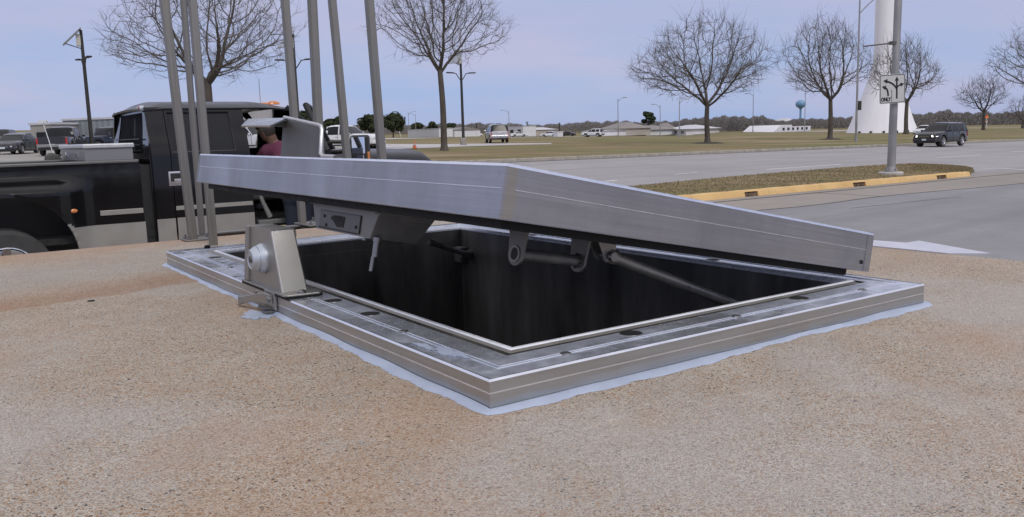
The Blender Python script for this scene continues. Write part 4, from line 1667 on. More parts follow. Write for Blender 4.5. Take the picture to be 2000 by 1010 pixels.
    d.tube([dp(.12, 1.38, .03), mc + Vector((0, 0, -.05))], .022, 8)
    d.tube([dp(.12, 1.50, .00), mc + Vector((0, 0, .05))], .022, 8)
    arm = d.build('mirror_arm', M_trim, door, smooth=True)
    return T, V0
truck, TV0 = pickup()
def mirror():
    # housing placed where the near mirror hangs, facing rearwards to the camera side
    c = on_v(704, 289, TV0 - .42)
    q = truck.matrix_basis.inverted() if False else None
    o0 = truck.location
    R = Matrix.Rotation(-YAW, 3, 'Z')
    lc = R @ (c - o0)
    look = (R @ (CAMP - c))
    look.z = 0
    look.normalize()
    fwd = Matrix.Rotation(rad(-14), 3, 'Z') @ look
    x = Vector((0, 0, 1)).cross(fwd)
    M3 = Matrix((x, fwd, Vector((0, 0, 1)))).transposed()
    b = MB()
    b.box(lc, (.205, .12, .285), M3)
    o = b.build('tow_mirror', M_trim, truck, bevel=.03, seg=3)
    b = MB()
    b.quad(*[lc + M3 @ Vector(p) for p in ((-.080, .0615, -.06), (.065, .0615, -.06), (.065, .0615, .12), (-.080, .0615, .12))])
    b.quad(*[lc + M3 @ Vector(p) for p in ((-.03, .0615, -.125), (.05, .0615, -.125), (.05, .0615, -.075), (-.03, .0615, -.075))])
    b.build('mirror_face', M_mirror, o)
    b = MB()
    b.box(lc + M3 @ Vector((.098, .035, -.085)), (.02, .05, .085), M3)
    b.build('turn_lamp', M_amber, o, bevel=.005)
    b = MB()
    b.tube([lc + M3 @ Vector((-.10, -.02, -.02)), lc + M3 @ Vector((-.42, -.06, -.05))], .022, 8)
    b.build('mirror_bracket', M_trim, o, smooth=True)
mirror()
# things in the truck bed
def toolbox():
    o0 = truck.location
    t = empty('toolbox', o0 + AV * .69 + Vector((0, 0, 1.386)), YAW, 'silver diamond-plate toolbox lying across the black truck bed', 'toolbox')
    b = MB()
    b.box((0, .86, .06), (.44, 1.66, .12))
    mt, tt, bs = _nodes('diamond_plate')
    c = tt.nodes.new('ShaderNodeTexCoord')
    mpn = tt.nodes.new('ShaderNodeMapping')
    mpn.inputs['Rotation'].default_value = (0, rad(45), 0)
    mpn.inputs['Scale'].default_value = (6, 6, 6)
    tt.links.new(c.outputs['Object'], mpn.inputs[0])
    br = tt.nodes.new('ShaderNodeTexBrick')
    br.inputs['Scale'].default_value = 1
    br.inputs['Mortar Size'].default_value = .28
    br.inputs['Mortar Smooth'].default_value = .6
    mp2 = tt.nodes.new('ShaderNodeMapping')
    sx = tt.nodes.new('ShaderNodeSeparateXYZ')
    cx = tt.nodes.new('ShaderNodeCombineXYZ')
    tt.links.new(mpn.outputs[0], sx.inputs[0])
    tt.links.new(sx.outputs['X'], cx.inputs['X'])
    tt.links.new(sx.outputs['Z'], cx.inputs['Y'])
    tt.links.new(cx.outputs[0], br.inputs['Vector'])
    setin(tt, bs, 'Base Color', mixc(tt, br.outputs['Fac'], (.74, .74, .76), (.24, .24, .25)))
    bs.inputs['Metallic'].default_value = .35
    bs.inputs['Roughness'].default_value = .35
    bump(tt, bs, br.outputs['Fac'], -.8, .02)
    b.build('box', mt, t, bevel=.004)
    b = MB()
    b.box((0, .86, .143), (.47, 1.70, .045))
    b.build('box_lid', M_chrome2, t, bevel=.012, seg=3)
    b = MB()
    b.box((-.224, .50, .06), (.008, .10, .05)).box((-.224, 1.25, .06), (.008, .10, .05))
    b.build('latch', M_chrome, t)
M_chrome2 = plain('lid_sheet', (.62, .62, .63), .35, .6, .06, 8)
toolbox()
b = MB()
b.grid([[(x, y, .0) for x, y in ((-.24, -.22), (.24, -.2), (.25, .2), (-.22, .22))], [(x, y, .09) for x, y in ((-.20, -.18), (.19, -.19), (.2, .15), (-.2, .2))], [(x, y, .14) for x, y in ((-.09, -.1), (.02, -.12), (.04, .08), (-.1, .1))]], True)
b.quad((-.09, -.1, .14), (.02, -.12, .14), (.04, .08, .14), (-.1, .1, .14))
r = b.build('folded_tarp', plain('tarp_grey', (.06, .06, .057), .8, 0, .3, 8), None, bevel=.02)
r.location = truck.location + AV * .36 + BV * 1.5 + Vector((0, 0, 1.39))
r.scale = (.34, .4, .55)
r.rotation_euler = (0, 0, YAW)
tag(r, 'dark grey folded bundle lying in the black truck bed beside the toolbox', 'bundle')

# ------------------------------------------------------------------ person leaning into the cab
def person():
    o0 = truck.location
    T = empty('person', o0 + AV * 2.5 + BV * -.30, YAW, 'person in a maroon shirt and jeans bending into the open pickup cab', 'person')
    off = Vector((2.5, -.30, 0))
    def skin(name, verts, edges, radii, mat, root=0, sub=2, parent=T):
        me = bpy.data.meshes.new(name)
        me.from_pydata([tuple(Vector(v) - off) for v in verts], edges, [])
        o = bpy.data.objects.new(name, me)
        COL.objects.link(o)
        o.parent = parent
        me.materials.append(mat)
        md = o.modifiers.new('skin', 'SKIN')
        md.use_smooth_shade = True
        sv = me.skin_vertices[0].data
        for i, r in enumerate(radii):
            sv[i].radius = r if hasattr(r, '__len__') else (r, r)
            sv[i].use_root = i == root
        s2 = o.modifiers.new('sub', 'SUBSURF')
        s2.levels = s2.render_levels = sub
        if sub > 1:
            rm = o.modifiers.new('remesh', 'REMESH')
            rm.mode = 'VOXEL'
            rm.voxel_size = .011
            rm.use_smooth_shade = True
            so = o.modifiers.new('soft', 'SMOOTH')
            so.iterations = 4
        return o
    M_skin = plain('skin', (.13, .068, .046), .5, 0, .08, 12)
    M_shirt = plain('maroon_shirt', (.105, .022, .050), .85, 0, .2, 14, bmp=.3)
    M_jean = plain('blue_jeans', (.014, .018, .034), .9, 0, .25, 16, bmp=.3)
    M_hair = plain('dark_hair', (.022, .016, .013), .7, 0, .3, 40)
    M_shoe = plain('shoe', (.03, .025, .022), .6, 0, .2, 20)
    def limbs(name, chains, mat, grow=0.0):
        """closed tapering limbs fused into one continuous surface"""
        m_ = MB()
        for pts, rs in chains:
            P_ = [Vector(q) - off for q in pts]
            # rounded ends
            d0, d1 = (P_[0] - P_[1]).normalized(), (P_[-1] - P_[-2]).normalized()
            rs = [q + grow for q in rs]
            P_ = [P_[0] + d0 * rs[0] * .7] + P_ + [P_[-1] + d1 * rs[-1] * .7]
            m_.tube(P_, [rs[0] * .45] + rs + [rs[-1] * .45], 14)
        o = m_.build(name, mat, T)
        rm = o.modifiers.new('fuse', 'REMESH')
        rm.mode = 'VOXEL'
        rm.voxel_size = .012
        rm.use_smooth_shade = True
        so = o.modifiers.new('soft', 'SMOOTH')
        so.iterations = 6
        return o
    spine = [(2.49, -.30, .93), (2.46, -.24, 1.12), (2.42, -.14, 1.30), (2.385, -.065, 1.43)]
    girdle = [(2.515, -.16, 1.40), (2.385, -.065, 1.435), (2.275, .05, 1.41)]
    flank = [(2.55, -.25, .98), (2.51, -.17, 1.30)], [(2.41, -.30, .98), (2.33, -.06, 1.28)]
    armA = [(2.515, -.16, 1.40), (2.43, .06, 1.20), (2.34, .26, 1.10)]
    armB = [(2.275, .05, 1.41), (2.23, .30, 1.24), (2.20, .52, 1.12)]
    legA = [(2.55, -.32, .92), (2.60, -.34, .50), (2.58, -.40, .09)]
    legB = [(2.42, -.26, .92), (2.42, -.26, .50), (2.38, -.33, .09)]
    torso = [(spine, [.125, .12, .125, .085]), (girdle, [.070, .085, .070]), (flank[0], [.09, .085]), (flank[1], [.09, .085])]
    limbs('body', torso + [([(2.385, -.065, 1.43), (2.345, -.01, 1.52)], [.062, .055]), (armA, [.055, .042, .028]), (armB, [.055, .042, .028]), (legA, [.085, .058, .040]), (legB, [.085, .058, .040])], M_skin)
    limbs('shirt', torso + [(armA[:2] + [Vector(armA[1]).lerp(Vector(armA[2]), .35)], [.058, .050, .046]), (armB[:2] + [Vector(armB[1]).lerp(Vector(armB[2]), .35)], [.058, .050, .046])], M_shirt, .016)
    limbs('trousers', [([(2.49, -.30, .97), (2.49, -.30, .88)], [.135, .125]), ([(2.55, -.30, .96), (2.55, -.32, .88)], [.10, .10]), ([(2.42, -.28, .96), (2.42, -.26, .88)], [.10, .10]), (legA, [.088, .066, .055]), (legB, [.088, .066, .055])], M_jean, .012)
    # head: one closed surface pushed into brow, nose, cheeks, jaw and ears
    hd = Vector((2.295, .035, 1.635))
    f = Vector((-.34, .88, -.42)).normalized()
    u = Vector((-.15, .40, .90))
    u = (u - f * u.dot(f)).normalized()
    s = f.cross(u)
    def shape(a, e, k=1.0):
        # a: angle round from the face, e: elevation
        ca, ce, se = math.cos(a), math.cos(e), math.sin(e)
        r_ = Vector((.098 * ce * ca, .078 * ce * math.sin(a), .118 * se))
        if se < 0: r_ = Vector((r_.x * (1 + .12 * se) + .012 * -se, r_.y * (1 + .25 * se), r_.z))
        nose = math.exp(-((a / .22) ** 2 + ((e + .12) / .30) ** 2)) if abs(a) < 1 else 0
        brow = math.exp(-((abs(a) - .32) / .25) ** 2 - ((e - .18) / .14) ** 2)
        socket = math.exp(-((abs(a) - .36) / .18) ** 2 - ((e - .02) / .12) ** 2)
        chin = math.exp(-((a / .4) ** 2 + ((e + 1.0) / .3) ** 2))
        ear = math.exp(-(((abs(a) - 1.62) / .16) ** 2 + ((e + .02) / .26) ** 2))
        r_ = r_ * (k + .22 * nose + .03 * brow - .05 * socket + .06 * chin + .20 * ear)
        return hd + f * r_.x + s * r_.y + u * r_.z - off
    m_ = MB()
    rows = [[shape(2 * math.pi * i / 48 - math.pi, e) for i in range(48)] for e in np.linspace(-1.5, 1.5, 30)]
    m_.grid(rows, True)
    m_.quad(*rows[0]); m_.quad(*rows[-1])
    head = m_.build('head', M_skin, T, smooth=True, angle=80)
    m_ = MB()
    m_.tube([hd - u * .06 - f * .03 - off, Vector((2.345, -.005, 1.50)) - off], [.054, .060], 16)
    m_.build('neck', M_skin, T, smooth=True)
    m_ = MB()
    rows = []
    for e in np.linspace(-.75, 1.5, 20):
        row = []
        for i in range(49):
            a = 2 * math.pi * i / 48
            hl = .55 - .55 * math.cos(a) ** 1      # hairline: high over the face, low at the nape
            lim = .62 if abs(((a + math.pi) % (2 * math.pi)) - math.pi) < 1.25 else (-.10 if abs(((a + math.pi) % (2 * math.pi)) - math.pi) < 1.9 else -.75)
            row.append(shape(((a + math.pi) % (2 * math.pi)) - math.pi, max(e, lim), 1.045))
        rows.append(row)
    m_.grid(rows)
    m_.quad(*rows[-1])
    m_.build('hair', M_hair, T, smooth=True, angle=80)
    for sgn in (-1, 1):
        e = MB()
        e.lathe([(.0001, -.010), (.010, 0), (.0001, .010)], 10, shape(.36 * sgn, .03, .97))
        e.build('eye', M_black, head, smooth=True)
    e = MB()
    e.box(shape(0, -.52, 1.0), (.012, .045, .006), Matrix((f, s, u)).transposed())
    e.build('mouth', plain('lip', (.10, .040, .034), .5), head)
    # hands: palm, four fingers and a thumb
    for p, d in (((2.34, .26, 1.10), (-.15, .5, -.15)), ((2.20, .52, 1.12), (-.05, .5, -.12))):
        p = Vector(p)
        d = Vector(d).normalized()
        sd = d.cross(Vector((0, 0, 1))).normalized()
        vs = [p, p + d * .07]
        es = [(0, 1)]
        rs = [(.022, .034), (.016, .038)]
        for k, ln in enumerate((.066, .076, .071, .056)):
            b0 = p + d * .075 + sd * (.030 - .020 * k)
            i = len(vs)
            vs += [b0, b0 + d * ln * .55 + Vector((0, 0, -.008)), b0 + d * ln + Vector((0, 0, -.026))]
            es += [(1, i), (i, i + 1), (i + 1, i + 2)]
            rs += [.010, .009, .0075]
        i = len(vs)
        vs += [p + d * .025 + sd * .04, p + d * .06 + sd * .06 + Vector((0, 0, -.01))]
        es += [(0, i), (i, i + 1)]
        rs += [.012, .009]
        skin('hand', vs, es, rs, M_skin, sub=1)
    for q, dx in (((2.58, -.42, .09), .0), ((2.38, -.33, .09), 0)):
        b = MB()
        q = Vector(q) - off
        rows = []
        for t, w, h in ((-.10, .035, .07), (-.05, .045, .11), (.03, .045, .10), (.12, .05, .065), (.18, .036, .045)):
            c = q + Vector((-.25, .97, 0)) * t
            rows.append([(c.x - w, c.y, .003), (c.x + w, c.y, .003), (c.x + w * .8, c.y, h), (c.x - w * .8, c.y, h)])
        b.grid(rows, True)
        b.quad(*rows[0]); b.quad(*rows[-1])
        b.build('shoe', M_shoe, T, bevel=.01)
    return T
person()
# ------------------------------------------------------------------ other vehicles
def paint(name, col, rough=.25, metal=.0):
    return plain(name, col, rough, metal, .05, 3, coat=.5, rvar=.04)
M_white = paint('white_paint', (.74, .75, .77))
M_silvercar = paint('silver_car_paint', (.50, .50, .53), .28, .3)
M_dkgrey = paint('dark_grey_paint', (.026, .026, .029), .24, .2)
M_char = paint('charcoal_paint', (.028, .027, .030), .22, .2)
M_navy = paint('navy_paint', (.014, .018, .035), .2)
M_bump = plain('dull_bumper', (.26, .265, .27), .45, .4)
M_plate = plain('plate_white', (.60, .62, .62), .5)
M_lit = plain('lit_headlight', (.9, .9, .9), .15, 0, .02, 10, emit=((1, .97, .92), 1.6))

def lerp_pts(pts, x):
    if x <= pts[0][0]: return pts[0][1]
    for (a, za), (b_, zb) in zip(pts, pts[1:]):
        if x <= b_: return za + (zb - za) * (x - a) / (b_ - a)
    return pts[-1][1]
def car(name, label, cat, p, heading, spec, mat, group=None, lit=False, detail=True):
    """spec: L, W, deck = [(x,z)...] belt/bonnet line rear->front, roof = [(x,z)...] greenhouse top line, glass belt, wheel x's, r"""
    L_, W_ = spec['L'], spec['W']
    deck, roof = spec['deck'], spec['roof']
    wx, r = spec['wheels'], spec['r']
    T = empty(name, p, math.atan2(heading[1], heading[0]), label, cat, group)
    xs = sorted(set([round(float(x), 3) for x in np.linspace(-L_ / 2, L_ / 2, 46)] + [round(w + k * r * 1.16, 3) for w in wx for k in (-1, -.98, -.9, -.7, -.4, 0, .4, .7, .9, .98, 1)] + [x for x, z in deck]))
    xs = [x for x in xs if -L_ / 2 <= x <= L_ / 2]
    zb0 = spec.get('zb', .30)
    ar = r * 1.16
    rows = []
    for i, x in enumerate(xs):
        e = abs(x) / (L_ / 2)
        w = W_ / 2 * (1 - .10 * sm(e, .80, 1.0) - .02 * e)
        zt = lerp_pts(deck, x)
        zb = zb0 + .10 * sm(e, .9, 1.0)
        for a in wx:
            if abs(x - a) < ar: zb = max(zb, r + math.sqrt(max(0, ar * ar - (x - a) ** 2)) * .98)
        zb = min(zb, zt - .12)
        hh = zt - zb
        half = [(0, zb), (.80 * w, zb), (.975 * w, zb + min(.06, hh * .2)), (w, zb + hh * .42), (.985 * w, zb + hh * .72), (.95 * w, zt - .035), (.88 * w, zt), (.45 * w, zt + .025), (0, zt + .03)]
        rows.append([(x, y, z) for y, z in half] + [(x, -y, z) for y, z in half[-2:0:-1]])
    b = MB()
    b.grid(rows, True)
    b.quad(*rows[0]); b.quad(*rows[-1])
    body = b.build('body', mat, T, smooth=True, angle=42)
    # greenhouse
    x0, x1 = roof[0][0], roof[-1][0]
    gx = sorted(set([float(x) for x in np.linspace(x0, x1, 18)] + [x for x, z in roof]))
    gl, rf = MB(), MB()
    wg = W_ / 2 * .93
    rows, rr = [], []
    hmax = max(z for x, z in roof)
    for x in gx:
        zt = lerp_pts(roof, x)
        zd = lerp_pts(deck, x)
        f = max(0.0, (zt - zd) / (hmax - zd + 1e-6))
        tw = wg * (1 - .20 * f)
        half = [(wg, zd - .02), (wg * (1 - .17 * f * .8), zd + (zt - zd) * .80), (tw * .97, zd + (zt - zd) * .93), (tw * .72, zt - .005), (0, zt)]
        rows.append([(x, y, z) for y, z in half] + [(x, -y, z) for y, z in half[-2::-1]])
    gl.grid(rows)
    gl.quad(*rows[0]); gl.quad(*rows[-1])
    gl.build('windows', spec.get('glass', M_glassdk), T, smooth=True, angle=40)
    flat = [x for x, z in roof if z > hmax - .10]
    ra, rb = min(flat), max(flat)
    rows = []
    for x in np.linspace(ra - .04, rb + .04, 14):
        zt = lerp_pts(roof, x)
        zd = lerp_pts(deck, x)
        tw = wg * .80
        half = [(wg * (1 - .17 * .88) + .012, zd + (zt - zd) * .86), (tw * .985 + .008, zd + (zt - zd) * .945), (tw * .72, zt + .010), (0, zt + .018)]
        rows.append([(x, y, z) for y, z in half] + [(x, -y, z) for y, z in half[-2::-1]])
    rf.grid(rows)
    ro = rf.build('roof', mat, T, smooth=True, angle=60, solid=.01)
    # pillars follow the side glass
    for s in (-1, 1):
        for (xa, xb, wd) in spec['pillars']:
            q = MB()
            pts = []
            for f in (0, .4, .8, 1.0):
                x = xa + (xb - xa) * f
                zd, zt = lerp_pts(deck, xa), lerp_pts(roof, xb)
                zz = zd + (zt - zd) * f * .95
                yy = wg * (1 - .17 * f) + .010
                pts.append([(x - wd / 2, s * yy, zz), (x + wd / 2, s * yy, zz), (x + wd / 2, s * (yy - .03), zz), (x - wd / 2, s * (yy - .03), zz)])
            q.grid(pts, True)
            q.build('pillar', mat, T)
    for a in wx:
        for s in (-1, 1):
            wheel(T, (a, s * (W_ / 2 - .13), r), r, .23, s, M_rim, 5, n=22)
    if not detail: return T
    h = L_ / 2
    zn = lerp_pts(deck, h - .05)
    zr = lerp_pts(deck, -h + .05)
    fw = W_ / 2 * .88
    hl = M_lit if lit else M_lamp
    for s in (-1, 1):
        q = MB()
        q.prism([(h - .30, s * (fw + .055), zn - .24), (h + .012, s * (fw - .02), zn - .24), (h + .012, s * (fw - .38), zn - .22), (h + .005, s * (fw - .36), zn - .07), (h - .05, s * (fw - .05), zn - .05), (h - .32, s * (fw + .055), zn - .08)], (0, 0, .02)) if False else None
        q.prism([(h - .34, s * (fw + .062), zn - .13), (h - .02, s * (fw - .0), zn - .16), (h + .018, s * (fw - .30), zn - .17), (h + .018, s * (fw - .33), zn - .07), (h - .03, s * (fw - .06), zn - .05), (h - .36, s * (fw + .060), zn - .06)], (0, 0, -.035))
        q.build('headlight', hl, T, bevel=.02)
        q = MB()
        q.box((-h + .03, s * (fw - .02), zr - spec.get('tl', .30) / 2 - .06), (.07, .10, spec.get('tl', .30)))
        q.build('taillight', M_red, T, bevel=.015)
        q = MB()
        mx = spec['mirror']
        q.box((mx, s * (W_ / 2 + .07), lerp_pts(deck, mx) + .07), (.10, .19, .15))
        q.build('side_mirror', mat, T, bevel=.03)
    q = MB()
    q.box((h + .005, 0, zn - .18), (.03, W_ * .42, .16))
    gr = q.build('grille', M_trim, T, bevel=.008)
    q = MB()
    for k in range(2):
        q.box((h + .022, 0, zn - .13 - .06 * k), (.012, W_ * .40, .018))
    q.build('grille_bar', M_chrome, gr)
    for s, z in ((1, zb0 + .16), (-1, spec.get('rbz', zb0 + .17))):
        q = MB()
        q.box((s * (h - .02), 0, z), (.16, W_ * .90, .20))
        bu = q.build('bumper', M_bump if spec.get('chrome') and s < 0 else mat, T, bevel=.04)
        q = MB()
        q.box((s * (h - .05), 0, zb0 + .0), (.14, W_ * .84, .12))
        q.build('lower_trim', M_trim, bu)
    q = MB()
    q.box((h + .068, 0, zb0 + .20), (.01, .32, .12))
    q.build('front_plate', M_plate, T)
    q = MB()
    q.box((-h - .010, 0, spec.get('pz', zr - .22)), (.02, .34, .15))
    q.build('rear_plate', M_plate, T)
    for s in (-1, 1):
        q = MB()
        q.box((0.0, s * (W_ / 2 - .012), zb0 + .02), (wx[1] - wx[0] - 2 * ar - .02, .06, .10))
        q.build('sill', M_trim, T, bevel=.01)
        for dx in spec.get('handles', ()):
            q = MB()
            q.box((dx, s * (W_ / 2 - .002), lerp_pts(deck, dx) - .17), (.16, .025, .03))
            q.build('handle', M_chrome if spec.get('chrome') else mat, T, bevel=.006)
        for dx in spec.get('seams', ()):
            q = MB()
            zd = lerp_pts(deck, dx)
            q.box((dx, s * (W_ / 2 - .008), (zd + zb0) / 2 + .03), (.012, .018, (zd - zb0) * .80))
            q.build('door_seam', M_black, T)
    return T
SUV = dict(L=4.75, W=1.90, zb=.36, r=.385, wheels=(-1.40, 1.39), mirror=.80, chrome=True, hlh=.19, rbz=.56,
           deck=[(-2.38, 1.02), (-2.3, 1.10), (.95, 1.12), (1.1, 1.13), (2.1, 1.05), (2.30, .98), (2.38, .86)],
           roof=[(-2.34, 1.08), (-2.12, 1.62), (-1.9, 1.72), (-.4, 1.76), (.10, 1.72), (.28, 1.66), (1.06, 1.13)],
           pillars=[(.98, .20, .09), (.10, .02, .09), (-.92, -.92, .10), (-1.85, -1.80, .22)], handles=(-.05, -.98), seams=(.95, .02, -1.0))
BIGSUV = dict(SUV, chrome=False, L=5.1, W=2.0, r=.40, wheels=(-1.5, 1.45), tl=.72, zb=.40, pz=1.08, rbz=.68,
              deck=[(-2.55, 1.10), (-2.5, 1.16), (1.0, 1.2), (1.15, 1.21), (2.3, 1.12), (2.48, 1.04), (2.55, .9)],
              roof=[(-2.5, 1.16), (-2.22, 1.78), (-2.0, 1.86), (-.4, 1.90), (.2, 1.86), (.36, 1.80), (1.12, 1.2)],
              pillars=[(1.02, .30, .09), (.12, .05, .10), (-.95, -.95, .11), (-2.0, -1.95, .25)])
TRUCK = dict(L=5.85, W=2.0, zb=.42, r=.40, wheels=(-1.75, 1.85), mirror=1.0, chrome=True, hlh=.24, tl=.42, rbz=.62, pz=.66,
             deck=[(-2.92, 1.18), (-1.0, 1.18), (-.98, 1.20), (1.1, 1.20), (1.25, 1.21), (2.6, 1.14), (2.85, 1.06), (2.92, .95)],
             roof=[(-.95, 1.19), (-.84, 1.70), (-.72, 1.82), (-.2, 1.86), (.45, 1.83), (.58, 1.77), (1.25, 1.21)],
             pillars=[(1.16, .50, .10), (.22, .20, .10), (-.80, -.74, .16)], handles=(.05, -.75), seams=(1.1, .15, -.9))
SEDAN = dict(L=4.9, W=1.84, zb=.22, r=.32, wheels=(-1.38, 1.40), mirror=.72, hlh=.15, tl=.16, rbz=.48,
             deck=[(-2.45, .80), (-2.3, .95), (-1.5, .97), (.9, .92), (1.1, .92), (2.1, .80), (2.36, .68), (2.45, .55)],
             roof=[(-1.75, .96), (-.95, 1.36), (-.6, 1.42), (-.1, 1.43), (.25, 1.38), (.35, 1.35), (1.15, .92)],
             pillars=[(1.05, .32, .08), (-.10, -.12, .08), (-1.5, -.95, .20)], handles=(-.25, -1.1), seams=(.9, -.1, -1.1))
kh = (kd.x, kd.y)
def mid(px0, py0, px1, py1):
    a, b_ = G(px0, py0), G(px1, py1)
    q = (a + b_) / 2
    q.z = gz(q.x, q.y)
    return q
car('sport_utility_car', 'dark grey sport utility car with lit headlights driving towards the traffic island', 'car', G(1836.5, 286), (-kd.x - .06, -kd.y + .02), SUV, M_dkgrey, lit=True)
car('sport_utility_car', 'silver sport utility car seen from behind on the pale drive', 'car', onground(-1.25, 91, .01), (-.15, 1), BIGSUV, M_silvercar)
car('pickup_truck', 'white pickup truck seen between the posts above the black truck mirror', 'pickup truck', onground(-11.9, 62.5, .01), (.93, -.36), TRUCK, M_white)
car('pickup_truck', 'white pickup seen through the cab windows of the black truck', 'pickup truck', onground(-18.8, 62.5, .01), (.93, -.36), TRUCK, M_white)
def along(px, Y):
    x = (px - 1000) / F_PX * Y * .99
    return onground(x, Y, .01)
car('sedan_car', 'black sedan facing us at the far left of the car park', 'car', along(40, 62.5), (.16, -.985), SEDAN, M_char)
car('pickup_truck', 'dark grey pickup seen from behind beside the black sedan', 'pickup truck', along(132, 58.5), (-.24, .97), TRUCK, M_dkgrey)
car('pickup_truck', 'dark blue pickup half hidden behind the black truck cab', 'pickup truck', along(228, 66.5), (.55, .83), TRUCK, M_navy)
car('sport_utility_car', 'dark sport utility car parked in the row behind the black sedan', 'car', along(12, 80), (.3, -.95), SUV, M_char)
car('sedan_car', 'dark car parked behind the windscreen of the black sedan', 'car', along(60, 84), (-.3, .95), SEDAN, M_dkgrey)

# far parked cars, one thing each
far = [(905, 267.2, 'white car parked just right of the solar lamp foot', M_white), (928, 266.9, 'white car parked close behind the silver car, on its left', M_white), (885, 267.4, 'pale van parked between the tree trunk and the solar lamp', M_white),
       (1074, 267.2, 'white car parked before the pale trailers right of the silver car', M_white), (1158, 267.6, 'lone white car on the far road before the low houses', M_white), (846, 267.6, 'dark car parked left of the straight bare trunk', M_char),
       (1108, 266.2, 'small dark car on the far road before the woods', M_char), (1013, 267.2, 'pale car parked next to the silver car on its right', M_white)]
for px, py, lab, mt in far:
    car('parked_car', lab, 'car', G(px, py), (.97, .25) if px % 2 else (-.9, .4), SUV if px in (905, 1158, 885) else SEDAN, mt, 'cars parked far off')
car('sedan_car', 'white car passing behind the dark sport utility car', 'car', G(1806, 262.5), (-kd.x, -kd.y), SEDAN, M_white)

# ------------------------------------------------------------------ lamp posts, signs, poles
M_bronze = plain('dark_bronze', (.040, .036, .032), .5, .3, .2, 10)
M_panel = plain('solar_cell', (.30, .32, .36), .22, .2, .1, 30)
M_galv = plain('galvanised_pole', (.31, .305, .305), .5, .5, .22, 3, stretch=(1, 1, .3))
def solar_lamp(label, foot, H_, panel_ang, az=0.0, base_h=.5, arm_az=0.0):
    T = empty('solar_lamp_post', foot, az, label, 'lamp post', 'solar lamp posts of the car park')
    k = H_ / 9.0
    b = MB()
    b.tube([(0, 0, 0), (0, 0, H_)], [.15 * k, .105 * k], 14)
    b.build('pole', M_bronze, T, smooth=True)
    b = MB()
    b.lathe([(.34 * k, 0), (.34 * k, base_h), (.30 * k, base_h + .05), (.0001, base_h + .05)], 20)
    b.build('footing', M_kerb, T, smooth=True)
    za = H_ * .70
    for s in (-1, 1):
        b = MB()
        b.M = Matrix.Rotation(arm_az, 4, 'Z')
        b.tube([(0, 0, za - .12), (s * .28 * k, 0, za + .22 * k), (s * .55 * k, 0, za + .62 * k), (s * .95 * k, 0, za + .66 * k)], .045 * k, 8)
        arm = b.build('arm', M_bronze, T, smooth=True)
        b = MB()
        b.M = Matrix.Rotation(arm_az, 4, 'Z')
        b.prism([(s * .85 * k, -.14 * k, za + .62 * k), (s * 1.55 * k, -.18 * k, za + .64 * k), (s * 1.55 * k, .18 * k, za + .64 * k), (s * .85 * k, .14 * k, za + .62 * k)], (0, 0, .11 * k))
        b.build('lamp_head', M_bronze, arm, bevel=.02)
    b = MB()
    c, s_ = math.cos(panel_ang), math.sin(panel_ang)
    R = Matrix.Rotation(-panel_ang, 3, 'Y')
    pc = Vector((-.62 * k, 0, H_ - .48 * k))
    b.box(pc, (1.75 * k, 1.15 * k, .05 * k), R)
    b.build('solar_panel', M_panel, T)
    b = MB()
    b.tube([(0, 0, H_ - .02), (-.05 * k, 0, H_ + .02)], .05 * k, 6)
    b.tube([(0, 0, H_ - 1.35 * k), (-1.1 * k, 0, H_ - .98 * k)], .035 * k, 6)
    b.build('panel_bracket', M_bronze, T)
    b = MB()
    b.box((-.22 * k, 0, H_ - .72 * k), (.30 * k, .40 * k, .85 * k))
    b.build('battery_box', plain('box_cream', (.50, .48, .44), .6, 0, .1, 10), T, bevel=.02)
    return T
solar_lamp('solar lamp post with a tilted panel standing alone over the parked pickups', along(187, 60), 8.35, rad(44), rad(26), .5, rad(-75))
solar_lamp('solar lamp post half hidden by the square posts above the truck', along(592, 75), 9.6, rad(50), rad(40), .5, rad(-40))
solar_lamp('solar lamp post with two arms standing beside the straight bare trunk', along(912, 82), 8.6, rad(52), rad(50), .6, rad(-20))

